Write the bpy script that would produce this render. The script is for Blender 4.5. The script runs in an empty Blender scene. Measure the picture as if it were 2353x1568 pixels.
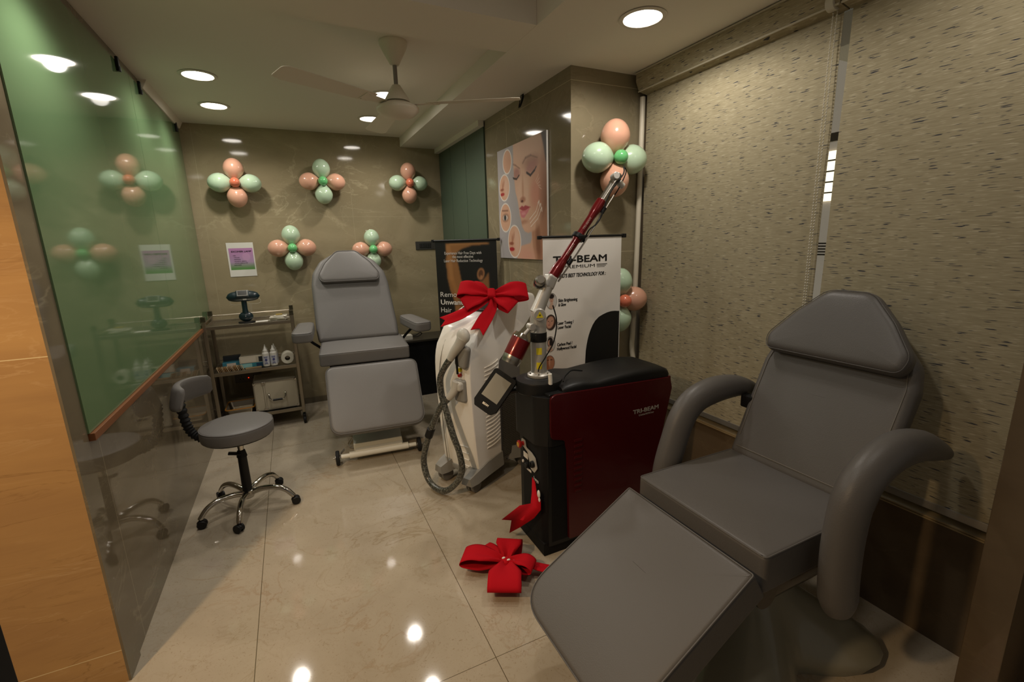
import bpy, bmesh, math, random
import numpy as np
from mathutils import Vector, Matrix, Euler
random.seed(7); np.random.seed(7)
PI = math.pi
S = bpy.context.scene
COL = S.collection

# ------------------------------------------------------------------ camera
YAW, PITCH, ROLL, FPX = 0.4416, 0.2156, -0.0278, 1051.98
cy, sy, cp, sp = math.cos(YAW), math.sin(YAW), math.cos(PITCH), math.sin(PITCH)
fw = Vector((sy*cp, cy*cp, -sp)); rt = Vector((cy, -sy, 0)); up = rt.cross(fw)
r2 = rt*math.cos(ROLL) + up*math.sin(ROLL); u2 = up*math.cos(ROLL) - rt*math.sin(ROLL)
cd = bpy.data.cameras.new('camera'); cam = bpy.data.objects.new('camera', cd); COL.objects.link(cam)
m = Matrix.Identity(4)
for i in range(3):
    m[i][0] = r2[i]; m[i][1] = u2[i]; m[i][2] = -fw[i]
m[0][3], m[1][3], m[2][3] = 0.7463, -5.0892, 1.6194
cam.matrix_world = m
cd.sensor_width = 36; cd.lens = 36*FPX/2353; cd.clip_start = 0.02; cd.clip_end = 60
S.camera = cam

# ------------------------------------------------------------------ world, lights, exposure
w = bpy.data.worlds.new('world'); S.world = w; w.use_nodes = True
w.node_tree.nodes['Background'].inputs[0].default_value = (.60, .55, .48, 1)
w.node_tree.nodes['Background'].inputs[1].default_value = 0.10
S.view_settings.view_transform = 'Standard'; S.view_settings.look = 'None'
S.view_settings.gamma = 1; S.view_settings.use_curve_mapping = False
S.view_settings.exposure = 1.12
WARM = (1.0, .93, .84)
def spot(loc, power, size=158, col=WARM, blend=.7, rad=.05, aim=None):
    l = bpy.data.lights.new('downlight_lamp', 'SPOT'); l.energy = power; l.color = col
    l.spot_size = math.radians(size); l.spot_blend = blend; l.shadow_soft_size = rad
    o = bpy.data.objects.new('downlight_lamp', l); COL.objects.link(o); o.location = loc
    if aim is not None:
        o.rotation_euler = (Vector(aim)-Vector(loc)).to_track_quat('-Z', 'Y').to_euler()
    return o
ZC, ZB = 2.70, 2.606
LAMPS = [  # x, y, z, power
    (.36, -1.36, ZC, 12.5), (.36, -.65, ZC, 13), (1.53, -1.36, ZC, 15), (1.53, -.65, ZC, 12),
    (2.34, -3.22, ZB, 13.5), (.30, -2.80, ZB, 13), (1.25, -3.95, 2.86, 8), (2.50, -4.50, ZB, 3)]
for x, y, z, p in LAMPS:
    spot((x, y, z-.014), p, *((170, WARM, .35) if x > 2 else (158, WARM, .7)))
# lamp of the corridor outside the treatment room (lights the orange pier and the floor by the door)
spot((-.62, -4.30, 2.5), 62, size=125, col=(1.0, .70, .40), rad=.06, aim=(-.1, -3.9, 0))

# ------------------------------------------------------------------ colour helpers
def lin(c):
    c = c/255
    return c/12.92 if c <= .04045 else ((c+.055)/1.055)**2.4
def H(h):
    return (lin(int(h[1:3], 16)), lin(int(h[3:5], 16)), lin(int(h[5:7], 16)), 1)
MATS = {}
def M(name, col='#808080', rough=.5, metal=0, spec=.5, coat=0, bump=0, bscale=200, emit=None, es=1, trans=0, ior=1.45, alpha=1, sss=0):
    if name in MATS: return MATS[name]
    mt = bpy.data.materials.new(name); mt.use_nodes = True
    b = mt.node_tree.nodes['Principled BSDF']; b.inputs['Base Color'].default_value = H(col)
    b.inputs['Roughness'].default_value = rough; b.inputs['Metallic'].default_value = metal
    b.inputs['Specular IOR Level'].default_value = spec; b.inputs['Coat Weight'].default_value = coat
    b.inputs['Coat Roughness'].default_value = .05
    b.inputs['Transmission Weight'].default_value = trans; b.inputs['IOR'].default_value = ior
    b.inputs['Alpha'].default_value = alpha
    if emit:
        b.inputs['Emission Color'].default_value = H(emit); b.inputs['Emission Strength'].default_value = es
    if bump:
        N = mt.node_tree.nodes; L = mt.node_tree.links
        tc = N.new('ShaderNodeTexCoord'); n = N.new('ShaderNodeTexNoise'); n.inputs['Scale'].default_value = bscale
        n.inputs['Detail'].default_value = 4
        bp = N.new('ShaderNodeBump'); bp.inputs['Strength'].default_value = bump; bp.inputs['Distance'].default_value = .002
        L.new(tc.outputs['Object'], n.inputs['Vector']); L.new(n.outputs['Fac'], bp.inputs['Height']); L.new(bp.outputs[0], b.inputs['Normal'])
    MATS[name] = mt; return mt

def marble(name, c1, c2, vein, rough, scale=1.0, joints=None, stretch=(1, 1, 1), veinamt=.5, spec=.5, speck=None, jointcol='#6d6048', dark=None):
    """polished stone: cloudy body, thin veins, tile joints as (axis, pitch, offset) lines"""
    mt = bpy.data.materials.new(name); mt.use_nodes = True; N = mt.node_tree.nodes; L = mt.node_tree.links
    b = N['Principled BSDF']; b.inputs['Roughness'].default_value = rough; b.inputs['Specular IOR Level'].default_value = spec
    tc = N.new('ShaderNodeTexCoord'); mp = N.new('ShaderNodeMapping'); mp.inputs['Scale'].default_value = stretch
    L.new(tc.outputs['Object'], mp.inputs['Vector'])
    def noise(s, d, r=.55, dist=0, src=mp):
        n = N.new('ShaderNodeTexNoise'); n.inputs['Scale'].default_value = s*scale; n.inputs['Detail'].default_value = d
        n.inputs['Roughness'].default_value = r; n.inputs['Distortion'].default_value = dist; L.new(src.outputs[0], n.inputs['Vector']); return n
    def ramp(n, p0, p1, a, bb):
        r = N.new('ShaderNodeValToRGB'); r.color_ramp.elements[0].position = p0; r.color_ramp.elements[1].position = p1
        r.color_ramp.elements[0].color = a; r.color_ramp.elements[1].color = bb; L.new(n, r.inputs[0]); return r
    def mix(f, a, bb):
        x = N.new('ShaderNodeMix'); x.data_type = 'RGBA'
        if isinstance(f, float): x.inputs[0].default_value = f
        else: L.new(f, x.inputs[0])
        for k, v in ((6, a), (7, bb)):
            if isinstance(v, tuple): x.inputs[k].default_value = v
            else: L.new(v, x.inputs[k])
        return x.outputs[2]
    n1 = noise(1.4, 8, .6, .8); base = ramp(n1.outputs['Fac'], .3, .7, H(c1), H(c2)).outputs[0]
    def veins(s, width, amt, colr, dist):
        n = noise(s, 6, .55, dist)
        m1 = N.new('ShaderNodeMath'); m1.operation = 'SUBTRACT'; m1.inputs[1].default_value = .5; L.new(n.outputs['Fac'], m1.inputs[0])
        m2 = N.new('ShaderNodeMath'); m2.operation = 'ABSOLUTE'; L.new(m1.outputs[0], m2.inputs[0])
        r = ramp(m2.outputs[0], 0, width, (amt, amt, amt, 1), (0, 0, 0, 1))
        n2 = noise(s*.7, 3); r2 = ramp(n2.outputs['Fac'], .45, .62, (0, 0, 0, 1), (1, 1, 1, 1))
        mm = N.new('ShaderNodeMath'); mm.operation = 'MULTIPLY'; L.new(r.outputs[0], mm.inputs[0]); L.new(r2.outputs[0], mm.inputs[1])
        return mm.outputs[0], H(colr)
    f, c = veins(1.1, .010, veinamt, vein, 1.2); base = mix(f, base, c)
    f, c = veins(2.6, .012, veinamt*.6, vein, .8); base = mix(f, base, c)
    if dark:
        f, c = veins(1.7, .012, veinamt*.9, dark, 1.0); base = mix(f, base, c)
    if speck:
        n = noise(38, 6, .65, 2.5); r = ramp(n.outputs['Fac'], .59, .66, (0, 0, 0, 1), (.6, .6, .6, 1)); base = mix(r.outputs[0], base, H(speck))
    if joints:
        sx = N.new('ShaderNodeSeparateXYZ'); L.new(tc.outputs['Object'], sx.inputs[0]); tot = None
        for ax, pitch, off, width in joints:
            a = N.new('ShaderNodeMath'); a.operation = 'SUBTRACT'; L.new(sx.outputs[ax], a.inputs[0]); a.inputs[1].default_value = off
            q = N.new('ShaderNodeMath'); q.operation = 'PINGPONG'; L.new(a.outputs[0], q.inputs[0]); q.inputs[1].default_value = pitch/2
            g = N.new('ShaderNodeMath'); g.operation = 'LESS_THAN'; L.new(q.outputs[0], g.inputs[0]); g.inputs[1].default_value = width/2
            if tot is None: tot = g.outputs[0]
            else:
                mx = N.new('ShaderNodeMath'); mx.operation = 'MAXIMUM'; L.new(tot, mx.inputs[0]); L.new(g.outputs[0], mx.inputs[1]); tot = mx.outputs[0]
        base = mix(tot, base, H(jointcol))
    L.new(base, b.inputs['Base Color'])
    MATS[name] = mt; return mt

# ------------------------------------------------------------------ mesh builder
def ident(): return Matrix.Identity(4)
def frame(o, x, y, z):
    mm = Matrix.Identity(4)
    for i in range(3):
        mm[i][0] = x[i]; mm[i][1] = y[i]; mm[i][2] = z[i]; mm[i][3] = o[i]
    return mm
def look(o, z, upv=(0, 0, 1)):
    z = Vector(z).normalized(); x = Vector(upv).cross(z)
    if x.length < 1e-4: x = Vector((1, 0, 0))
    x.normalize(); return frame(o, x, z.cross(x), z)
class B:
    def __init__(s, mats=None):
        s.bm = bmesh.new(); s.mi = 0; s.X = ident()
    def _v(s, p): return s.bm.verts.new(s.X @ Vector(p))
    def f(s, vs, smooth=True):
        try:
            fc = s.bm.faces.new(vs); fc.material_index = s.mi; fc.smooth = smooth; return fc
        except ValueError: return None
    def grid(s, rows, closeu=False, closev=False, smooth=True):
        R = [[s._v(p) for p in r] for r in rows]; nr, nc = len(R), len(R[0])
        for i in range(nr if closeu else nr-1):
            for j in range(nc if closev else nc-1):
                a, b, c, d = R[i][j], R[i][(j+1) % nc], R[(i+1) % nr][(j+1) % nc], R[(i+1) % nr][j]
                s.f([a, b, c, d], smooth)
        return R
    def box(s, c, d, bev=0, mat=None, seg=2):
        mm = (mat or ident()) ; x, y, z = d[0]/2, d[1]/2, d[2]/2
        bev = min(bev, x*.98, y*.98, z*.98)
        t = bmesh.new(); bmesh.ops.create_cube(t, size=1)
        for v in t.verts: v.co = Vector((v.co.x*d[0], v.co.y*d[1], v.co.z*d[2]))
        if bev > 0: bmesh.ops.bevel(t, geom=list(t.edges), offset=bev, segments=seg, profile=.5, affect='EDGES')
        tr = Matrix.Translation(Vector(c)) @ mm if mat is not None else Matrix.Translation(Vector(c))
        mp = {v: s._v(tr @ v.co) for v in t.verts}
        for fc in t.faces: s.f([mp[v] for v in fc.verts], bev > 0)
        t.free()
    def ring(s, mat, r, seg, z=0, ry=None):
        return [mat @ Vector((r*math.cos(2*PI*k/seg), (ry or r)*math.sin(2*PI*k/seg), z)) for k in range(seg)]
    def lathe(s, prof, mat=None, seg=28, cap=True):
        mat = mat or ident(); rows = [s.ring(mat, max(r, 1e-5), seg, z) for r, z in prof]
        R = s.grid(rows, closev=True)
        if cap:
            s.f(list(reversed(R[0]))); s.f(R[-1])
    def cyl(s, p0, p1, r, rr=None, seg=20, bev=0):
        p0, p1 = Vector(p0), Vector(p1); L = (p1-p0).length; mt = look(p0, p1-p0)
        rr = r if rr is None else rr
        if bev: prof = [(r-bev, 0), (r, bev), (rr, L-bev), (rr-bev, L)]
        else: prof = [(r, 0), (rr, L)]
        s.lathe(prof, mt, seg)
    def sph(s, c, r, seg=20, sc=(1, 1, 1), mat=None):
        n = seg//2; mt = Matrix.Translation(Vector(c)) @ (mat or ident()) @ Matrix.Diagonal((sc[0], sc[1], sc[2], 1))
        s.lathe([(r*math.sin(PI*k/n), -r*math.cos(PI*k/n)) for k in range(n+1)], mt, seg, cap=False)
    def tube(s, pts, r, seg=10, cap=True, sy=1, rfun=None, smoothit=0, upv=(0, 0, 1)):
        P = [Vector(p) for p in pts]
        if smoothit: P = catmull(P, smoothit)
        rows = []; n = len(P); prev = None
        for i, p in enumerate(P):
            t = (P[min(i+1, n-1)]-P[max(i-1, 0)]).normalized()
            if prev is None:
                x = Vector(upv).cross(t)
                if x.length < .05: x = Vector((1, 0, 0)).cross(t)
                x.normalize()
            else: x = (prev - t*prev.dot(t)).normalized()
            prev = x; y = t.cross(x); q = rfun(i/(n-1)) if rfun else 1
            rows.append([p + (x*math.cos(2*PI*k/seg) + y*sy*math.sin(2*PI*k/seg))*r*q for k in range(seg)])
        R = s.grid(rows, closev=True)
        if cap: s.f(list(reversed(R[0]))); s.f(R[-1])
    def prism(s, poly, h, mat=None, bev=0, smooth=False):
        """poly in local xy, extruded 0..h on local z"""
        mat = mat or ident(); t = bmesh.new()
        a = [t.verts.new((x, y, 0)) for x, y in poly]; fc = t.faces.new(a)
        ex = bmesh.ops.extrude_face_region(t, geom=[fc])
        for v in ex['geom']:
            if isinstance(v, bmesh.types.BMVert): v.co.z += h
        bmesh.ops.recalc_face_normals(t, faces=t.faces)
        if bev: bmesh.ops.bevel(t, geom=list(t.edges), offset=bev, segments=3, profile=.5, affect='EDGES', clamp_overlap=True)
        mp = {v: s._v(mat @ v.co) for v in t.verts}
        for q in t.faces: s.f([mp[v] for v in q.verts], bev > 0 or smooth)
        t.free()
    def pad(s, poly, t, r, dome=0, mat=None, seam=0, seamr=.0022, bottom=True):
        """upholstered cushion: outline poly, thickness t (local z 0..t), rounded edge r"""
        mat = mat or ident(); P = [Vector((x, y)) for x, y in poly]; n = len(P)
        area = sum(P[i].x*P[(i+1) % n].y - P[(i+1) % n].x*P[i].y for i in range(n))
        if area < 0: P.reverse()
        Nn = []
        for i in range(n):
            d1 = (P[i]-P[i-1]).normalized(); d2 = (P[(i+1) % n]-P[i]).normalized()
            n1 = Vector((d1.y, -d1.x)); n2 = Vector((d2.y, -d2.x)); q = (n1+n2)
            q = q.normalized()/max(.6, q.normalized().dot(n1)) if q.length > 1e-6 else n1
            Nn.append(q)
        def off(d, z): return [mat @ Vector((P[i].x - Nn[i].x*d, P[i].y - Nn[i].y*d, z)) for i in range(n)]
        rows = []; K = 5
        for k in range(K+1):
            a = PI/2*k/K; rows.append(off(r*(1-math.sin(a)), r*(1-math.cos(a))))
        for k in range(K+1):
            a = PI/2*k/K; rows.append(off(r*(1-math.cos(a)), t-r+r*math.sin(a)))
        cx = sum(p.x for p in P)/n; cyy = sum(p.y for p in P)/n
        inner = [Vector((P[i].x - Nn[i].x*r, P[i].y - Nn[i].y*r)) for i in range(n)]
        for q in (.93, .8, .6, .35, .12):
            rows.append([mat @ Vector((cx+(v.x-cx)*q, cyy+(v.y-cyy)*q, t + dome*(1-q**3))) for v in inner])
        R = s.grid(rows, closev=True); s.f(R[-1]); s.f(list(reversed(R[0])))
        if seam:
            pts = off(r*.18, t-r*.22); s.tube(pts+pts[:2], seamr, seg=6, cap=False)
    def obj(s, name, mats, parent=None, world=False, mod=None, label=None):
        me = bpy.data.meshes.new(name); bmesh.ops.recalc_face_normals(s.bm, faces=s.bm.faces)
        s.bm.to_mesh(me); s.bm.free()
        for mt in (mats if isinstance(mats, (list, tuple)) else [mats]): me.materials.append(mt)
        o = bpy.data.objects.new(name, me); COL.objects.link(o)
        if parent is not None:
            o.parent = parent
            if world:
                p = parent; W = p.matrix_basis.copy()
                while p.parent: p = p.parent; W = p.matrix_basis @ W
                me.transform(W.inverted())
        me.set_sharp_from_angle(angle=math.radians(38))
        o.modifiers.new('normals', 'WEIGHTED_NORMAL').keep_sharp = True
        if label: o['label'] = label
        return o
def catmull(P, n):
    out = []; P = [Vector(p) for p in P]
    for i in range(len(P)-1):
        a, b, c, d = P[max(i-1, 0)], P[i], P[i+1], P[min(i+2, len(P)-1)]
        for k in range(n):
            t = k/n; out.append(.5*((2*b) + (c-a)*t + (2*a-5*b+4*c-d)*t*t + (3*b-a-3*c+d)*t**3))
    out.append(P[-1]); return out
def rpoly(pts, rad, seg=6):
    """round the corners of a 2D polygon; rad number or list"""
    out = []; n = len(pts); P = [Vector(p) for p in pts]
    for i in range(n):
        r = rad[i] if isinstance(rad, (list, tuple)) else rad
        a, b, c = P[i-1], P[i], P[(i+1) % n]; d1 = (a-b); d2 = (c-b)
        if r <= 0: out.append(tuple(b)); continue
        ang = d1.angle(d2); tl = min(r/math.tan(ang/2), d1.length*.48, d2.length*.48)
        p1 = b+d1.normalized()*tl; p2 = b+d2.normalized()*tl
        for k in range(seg+1):
            t = k/seg; q = p1*(1-t)**2 + b*2*t*(1-t) + p2*t*t; out.append((q.x, q.y))
    return out
def dens(poly, step):
    out = []
    for i in range(len(poly)):
        a = Vector(poly[i]); b = Vector(poly[(i+1) % len(poly)]); n = max(1, int((b-a).length/step))
        for k in range(n): out.append(tuple(a+(b-a)*k/n))
    return out
def T(name, label, cat, loc=(0, 0, 0), rz=0, group=None):
    o = bpy.data.objects.new(name, None); COL.objects.link(o); o.empty_display_size = .05
    o.location = loc; o.rotation_euler = (0, 0, rz)
    o.matrix_basis = Matrix.Translation(Vector(loc)) @ Matrix.Rotation(rz, 4, 'Z')
    o['label'] = label; o['category'] = cat
    if group: o['group'] = group
    return o
def tag(o, label, cat, group=None):
    o['label'] = label; o['category'] = cat
    if group: o['group'] = group
    return o
def struct(o, label=None):
    o['kind'] = 'structure'
    if label: o['label'] = label
    return o
def copy_tree(root, loc, rz=None, label=None):
    r = root.copy(); COL.objects.link(r)
    r.location = loc
    if rz is not None: r.rotation_euler = (0, 0, rz)
    if label: r['label'] = label
    for ch in list(root.children):
        c = ch.copy(); COL.objects.link(c); c.parent = r
        for g in list(ch.children):
            d = g.copy(); COL.objects.link(d); d.parent = c
    return r
def text(name, s, mt, mat, size, parent, width=None, align='LEFT', ext=.0004, bold=0, shear=0, world=False, label=None, height=None):
    """lettering as a mesh lying in local xy of mat; width fits the line to a measured width"""
    cu = bpy.data.curves.new(name, 'FONT'); cu.body = s; cu.size = size; cu.align_x = 'LEFT'; cu.extrude = ext
    cu.offset = 0; cu.shear = shear; cu.resolution_u = 3; cu.space_line = 1.0
    o = bpy.data.objects.new(name, cu); COL.objects.link(o)
    dg = bpy.context.evaluated_depsgraph_get(); me = bpy.data.meshes.new_from_object(o.evaluated_get(dg))
    bpy.data.objects.remove(o); bpy.data.curves.remove(cu)
    xs = [v.co.x for v in me.vertices]; x0, x1 = min(xs), max(xs); k = (width/(x1-x0)) if width else 1
    ys = [v.co.y for v in me.vertices]; ky = (height/(max(ys)-min(ys))) if height else 1
    sh = {'LEFT': x0, 'CENTER': (x0+x1)/2, 'RIGHT': x1}[align]
    me.transform(Matrix.Diagonal((k, ky, 1, 1)) @ Matrix.Translation((-sh, 0, 0)))
    if bold:   # heavier strokes: the same outlines again, nudged by the stroke weight
        bm = bmesh.new()
        for ox, oy in ((0, 0), (bold, 0), (-bold, 0), (0, bold*.7), (0, -bold*.7)):
            n0 = len(bm.verts); bm.from_mesh(me); bm.verts.ensure_lookup_table()
            for v in bm.verts[n0:]: v.co.x += ox; v.co.y += oy; v.co.z += (ox+oy)*.01
        bm.to_mesh(me); bm.free()
    me.transform(mat); me.materials.append(mt); ob = bpy.data.objects.new(name, me); COL.objects.link(ob)
    if parent is not None:
        ob.parent = parent
        if world:
            p = parent; W = p.matrix_basis.copy()
            while p.parent: p = p.parent; W = p.matrix_basis @ W
            me.transform(W.inverted())
    if label: ob['label'] = label
    return ob

# ------------------------------------------------------------------ printed pictures (colour grids)
class Pic:
    def __init__(s, w, h, bg): 
        s.w, s.h = w, h; s.a = np.ones((h, w, 3))*np.array(s.c(bg))
        s.y, s.x = np.mgrid[0:h, 0:w]; s.u = s.x/(w-1); s.v = s.y/(h-1); s.asp = h/w
    def c(s, hx): return [int(hx[i:i+2], 16)/255 for i in (1, 3, 5)]
    def put(s, mask, col, al=1):
        mm = (np.clip(mask, 0, 1)*al)[..., None]; s.a = s.a*(1-mm)+np.array(s.c(col))*mm
    def ell(s, cx, cy, rx, ry, col, soft=.05, al=1, rot=0, clip=None):
        dx = s.u-cx; dy = (s.v-cy)*s.asp; c, q = math.cos(rot), math.sin(rot)
        a = (dx*c+dy*q)/rx; b = (-dx*q+dy*c)/(ry*s.asp); d = np.sqrt(a*a+b*b)
        mk = np.clip((1-d)/max(soft, 1e-3)+.5, 0, 1)
        if clip is not None: mk = mk*clip
        s.put(mk, col, al); return mk
    def polymask(s, pts, blur=1):
        ins = np.zeros((s.h, s.w), bool); n = len(pts)
        for i in range(n):
            x1, y1 = pts[i]; x2, y2 = pts[(i+1) % n]
            if y1 == y2: continue
            c = ((y1 > s.v) != (y2 > s.v)) & (s.u < (x2-x1)*(s.v-y1)/(y2-y1)+x1); ins ^= c
        mk = ins.astype(float)
        for _ in range(blur):
            p = np.pad(mk, 1, mode='edge'); mk = (p[:-2, 1:-1]+p[2:, 1:-1]+p[1:-1, :-2]+p[1:-1, 2:]+2*p[1:-1, 1:-1])/6
        return mk
    def poly(s, pts, col, blur=1, al=1, clip=None):
        mk = s.polymask(pts, blur)
        if clip is not None: mk = mk*clip
        s.put(mk, col, al); return mk
    def line(s, x1, y1, x2, y2, wd, col, al=1):
        dx, dy = x2-x1, (y2-y1)*s.asp; L = dx*dx+dy*dy; t = np.clip(((s.u-x1)*dx+(s.v-y1)*s.asp*dy)/L, 0, 1)
        d = np.hypot(s.u-x1-t*dx, (s.v-y1)*s.asp-t*dy); s.put(np.clip((wd-d)/wd*1.5, 0, 1), col, al)
    def mesh(s, name, mat, W, Hh, parent, world=False, mt=None, keep=None):
        """sheet in local xy, x right 0..W, y down 0..-Hh"""
        a = s.a; L = np.where(a <= .04045, a/12.92, ((a+.055)/1.055)**2.4)
        me = bpy.data.meshes.new(name); h, w = s.h, s.w
        vs = [tuple(mat @ Vector((W*i/(w-1), -Hh*j/(h-1), 0))) for j in range(h) for i in range(w)]
        fs = [(j*w+i, (j+1)*w+i, (j+1)*w+i+1, j*w+i+1) for j in range(h-1) for i in range(w-1) if keep is None or keep[j, i]]
        me.from_pydata(vs, [], fs); at = me.color_attributes.new('print', 'FLOAT_COLOR', 'POINT')
        buf = np.ones((h*w, 4), np.float32); buf[:, :3] = L.reshape(-1, 3); at.data.foreach_set('color', buf.ravel())
        me.materials.append(mt or printmat()); o = bpy.data.objects.new(name, me); COL.objects.link(o)
        if parent is not None:
            o.parent = parent
            if world:
                p = parent; X = p.matrix_basis.copy()
                while p.parent: p = p.parent; X = p.matrix_basis @ X
                me.transform(X.inverted())
        return o
def printmat(rough=.45):
    if 'print' in MATS: return MATS['print']
    mt = bpy.data.materials.new('print'); mt.use_nodes = True; N = mt.node_tree.nodes
    a = N.new('ShaderNodeAttribute'); a.attribute_name = 'print'
    mt.node_tree.links.new(a.outputs['Color'], N['Principled BSDF'].inputs['Base Color'])
    N['Principled BSDF'].inputs['Roughness'].default_value = rough
    MATS['print'] = mt; return mt

# ------------------------------------------------------------------ materials
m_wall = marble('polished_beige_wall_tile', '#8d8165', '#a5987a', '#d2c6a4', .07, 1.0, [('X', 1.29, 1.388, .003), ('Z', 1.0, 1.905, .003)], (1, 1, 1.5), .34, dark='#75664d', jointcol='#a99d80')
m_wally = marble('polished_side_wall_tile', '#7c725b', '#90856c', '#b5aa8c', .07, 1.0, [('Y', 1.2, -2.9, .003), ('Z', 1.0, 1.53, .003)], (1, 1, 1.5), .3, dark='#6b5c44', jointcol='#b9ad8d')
m_dado = marble('polished_dado_tile', '#665c4a', '#776c58', '#a89c80', .05, .8, [('Y', 1.2, -1.7, .003)], (1, 1, 2), .4, jointcol='#9c9076', spec=.6)
m_floor = marble('polished_cream_floor_tile', '#a29682', '#b2a692', '#84704f', .06, 1.3, [('X', .866, .437, .003), ('Y', 2.6, -3.68, .0025)], (1, 1, 1), .5, speck='#857256', jointcol='#5d513d', dark='#94795a')
m_pier = marble('brown_pier_tile', '#a58055', '#b8925f', '#c9a97c', .22, 1.4, [('Z', 1.15, 1.292, .003)], (.6, .6, 3.2), .5, dark='#7c5a36', jointcol='#dccaa0')
m_jamb = marble('dark_jamb_tile', '#5a4c3a', '#685843', '#7c6b50', .25, 1.0, None, (1, 1, 2), .3)
m_ceil = M('ceiling_paint', '#e2dccf', .75, spec=.2)
m_white = M('white_paint', '#d6d0c2', .45)
m_vinyl = M('grey_vinyl', '#6e6b68', .42, spec=.45, bump=.25, bscale=260)
m_vinyld = M('taupe_vinyl', '#595653', .42, spec=.4, bump=.25, bscale=260)
m_seam = M('seam_thread', '#8b867b', .6)
m_chrome = M('chrome', '#c9c5bd', .12, metal=1)
m_steel = M('brushed_steel', '#a79e8e', .32, metal=1)
m_alu = M('aluminium', '#b3afa6', .3, metal=1)
m_alud = M('silver_plastic', '#c2bfb8', .38, metal=.45)
m_black = M('black_plastic', '#141414', .45, spec=.4)
m_blackm = M('matt_black', '#101010', .7, spec=.3)
m_rubber = M('rubber', '#171717', .75)
m_red = M('red_felt', '#b3141f', .9, spec=.1, bump=.3, bscale=900)
m_maroon = M('maroon_metallic', '#4c0a0e', .3, metal=.25, coat=.3)
m_redtube = M('red_tube', '#6e0d12', .3, metal=.35, coat=.3)
m_hw = M('white_shell', '#f2eee6', .38, coat=.15)
m_hg = M('grey_shell', '#8d8b85', .45)
m_hd = M('dark_grey_shell', '#6f6c67', .5)
m_yellow = M('yellow_sticker', '#e6d42a', .5)
m_wood = M('sill_wood', '#7d4f30', .35)
m_green = M('green_cabinet', '#4b5a4a', .45)
m_paper = M('white_paper', '#e2dfd6', .6)
m_ink = M('black_ink', '#131210', .6)
m_inkw = M('white_ink', '#d6d2ca', .6)

# ------------------------------------------------------------------ room shell
W = 2.90
def slab(name, c, d, mt, label=None, bev=0):
    b = B(); b.box(c, d, bev); return struct(b.obj(name, mt), label)
slab('floor', (1.0, -3.3, -.05), (8.0, 8.6, .1), m_floor)
slab('wall_back', (1.2, .06, 1.45), (4.2, .12, 2.9), m_wall)
slab('wall_left', (-.06, -1.53, 1.45), (.12, 3.06, 2.9), m_dado)
b = B(); b.box((-.965, -3.094, 1.45), (1.93, .066, 2.9)); struct(b.obj('wall_entrance', m_pier))
# right wall: below the window, beside it and above it
b = B(); b.box((W+.06, -3.4, .25), (.12, 4.4, .50)); b.box((W+.06, -1.9, 1.45), (.12, 1.4, 2.9)); b.box((W+.06, -3.4, 2.8), (.12, 4.6, .4))
struct(b.obj('wall_right', m_jamb))
# pillar and the recess it makes
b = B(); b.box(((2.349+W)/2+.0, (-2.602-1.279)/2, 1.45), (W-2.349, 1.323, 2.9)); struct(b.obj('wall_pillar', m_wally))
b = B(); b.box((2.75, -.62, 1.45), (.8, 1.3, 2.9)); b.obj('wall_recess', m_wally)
struct(bpy.data.objects['wall_recess'])
bpy.data.objects.remove(bpy.data.objects['wall_recess'])
# front wall right of the opening
b = B(); b.box((3.35, -4.60, 1.45), (1.3, .10, 2.9), .004); struct(b.obj('wall_front', m_jamb))
# ceiling: main field with a recess near the opening, lower band over the window side
b = B()
b.box((.95, -1.40, ZC+.1), (2.2, 3.1, .2)); b.box((1.6, -5.3, 2.92), (7.4, 5.1, .1)); 
struct(b.obj('ceiling', m_ceil))
b = B()
b.box(((1.923+3.6)/2, -3.38, ZB+.2), (3.6-1.923, 6.8, .4)); b.box((.856, -2.80, ZB+.15), (2.132, .34, .3))
struct(b.obj('trim_1', m_ceil), 'lowered ceiling band over the window side and across the room')
# sloping pelmet at the top of the glass wall
b = B(); b.prism([(0, 0), (.048, 0), (.022, -.052), (0, -.052)], 1.15, frame((0, 0, ZC), (1, 0, 0), (0, 0, 1), (0, -1, 0)))
struct(b.obj('trim_2', m_ceil), 'small boxed pelmet above the green glass')
b = B(); b.box((2.315, -.64, 2.585), (.05, 1.28, .05)); struct(b.obj('trim_3', m_ceil), 'thin ledge above the green cabinet doors')
# timber sill capping the dado
b = B(); b.box((.012, -1.5, .955), (.03, 3.0, .03), .003); struct(b.obj('trim_4', m_wood), 'brown timber sill along the bottom of the green glass')
slab('baseboard_back', (.95, -.006, .03), (2.0, .012, .06), m_dado)
# threshold strip and trims of the window wall
b = B(); b.box((W-.006, -3.55, .508), (.016, 1.9, .006)); b.box((W+.02, -3.55, .515), (.06, 1.9, .006)); struct(b.obj('trim_5', M('sill_edge', '#a3906c', .4)), 'pale sill edge under the blinds')

# black door frame left in the foreground
b = B(); b.box((.04, -4.72, 1.2), (1.0, .05, 2.4), .004); 
struct(b.obj('door_1', m_blackm), 'dark door leaf edge beside the camera')

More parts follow.
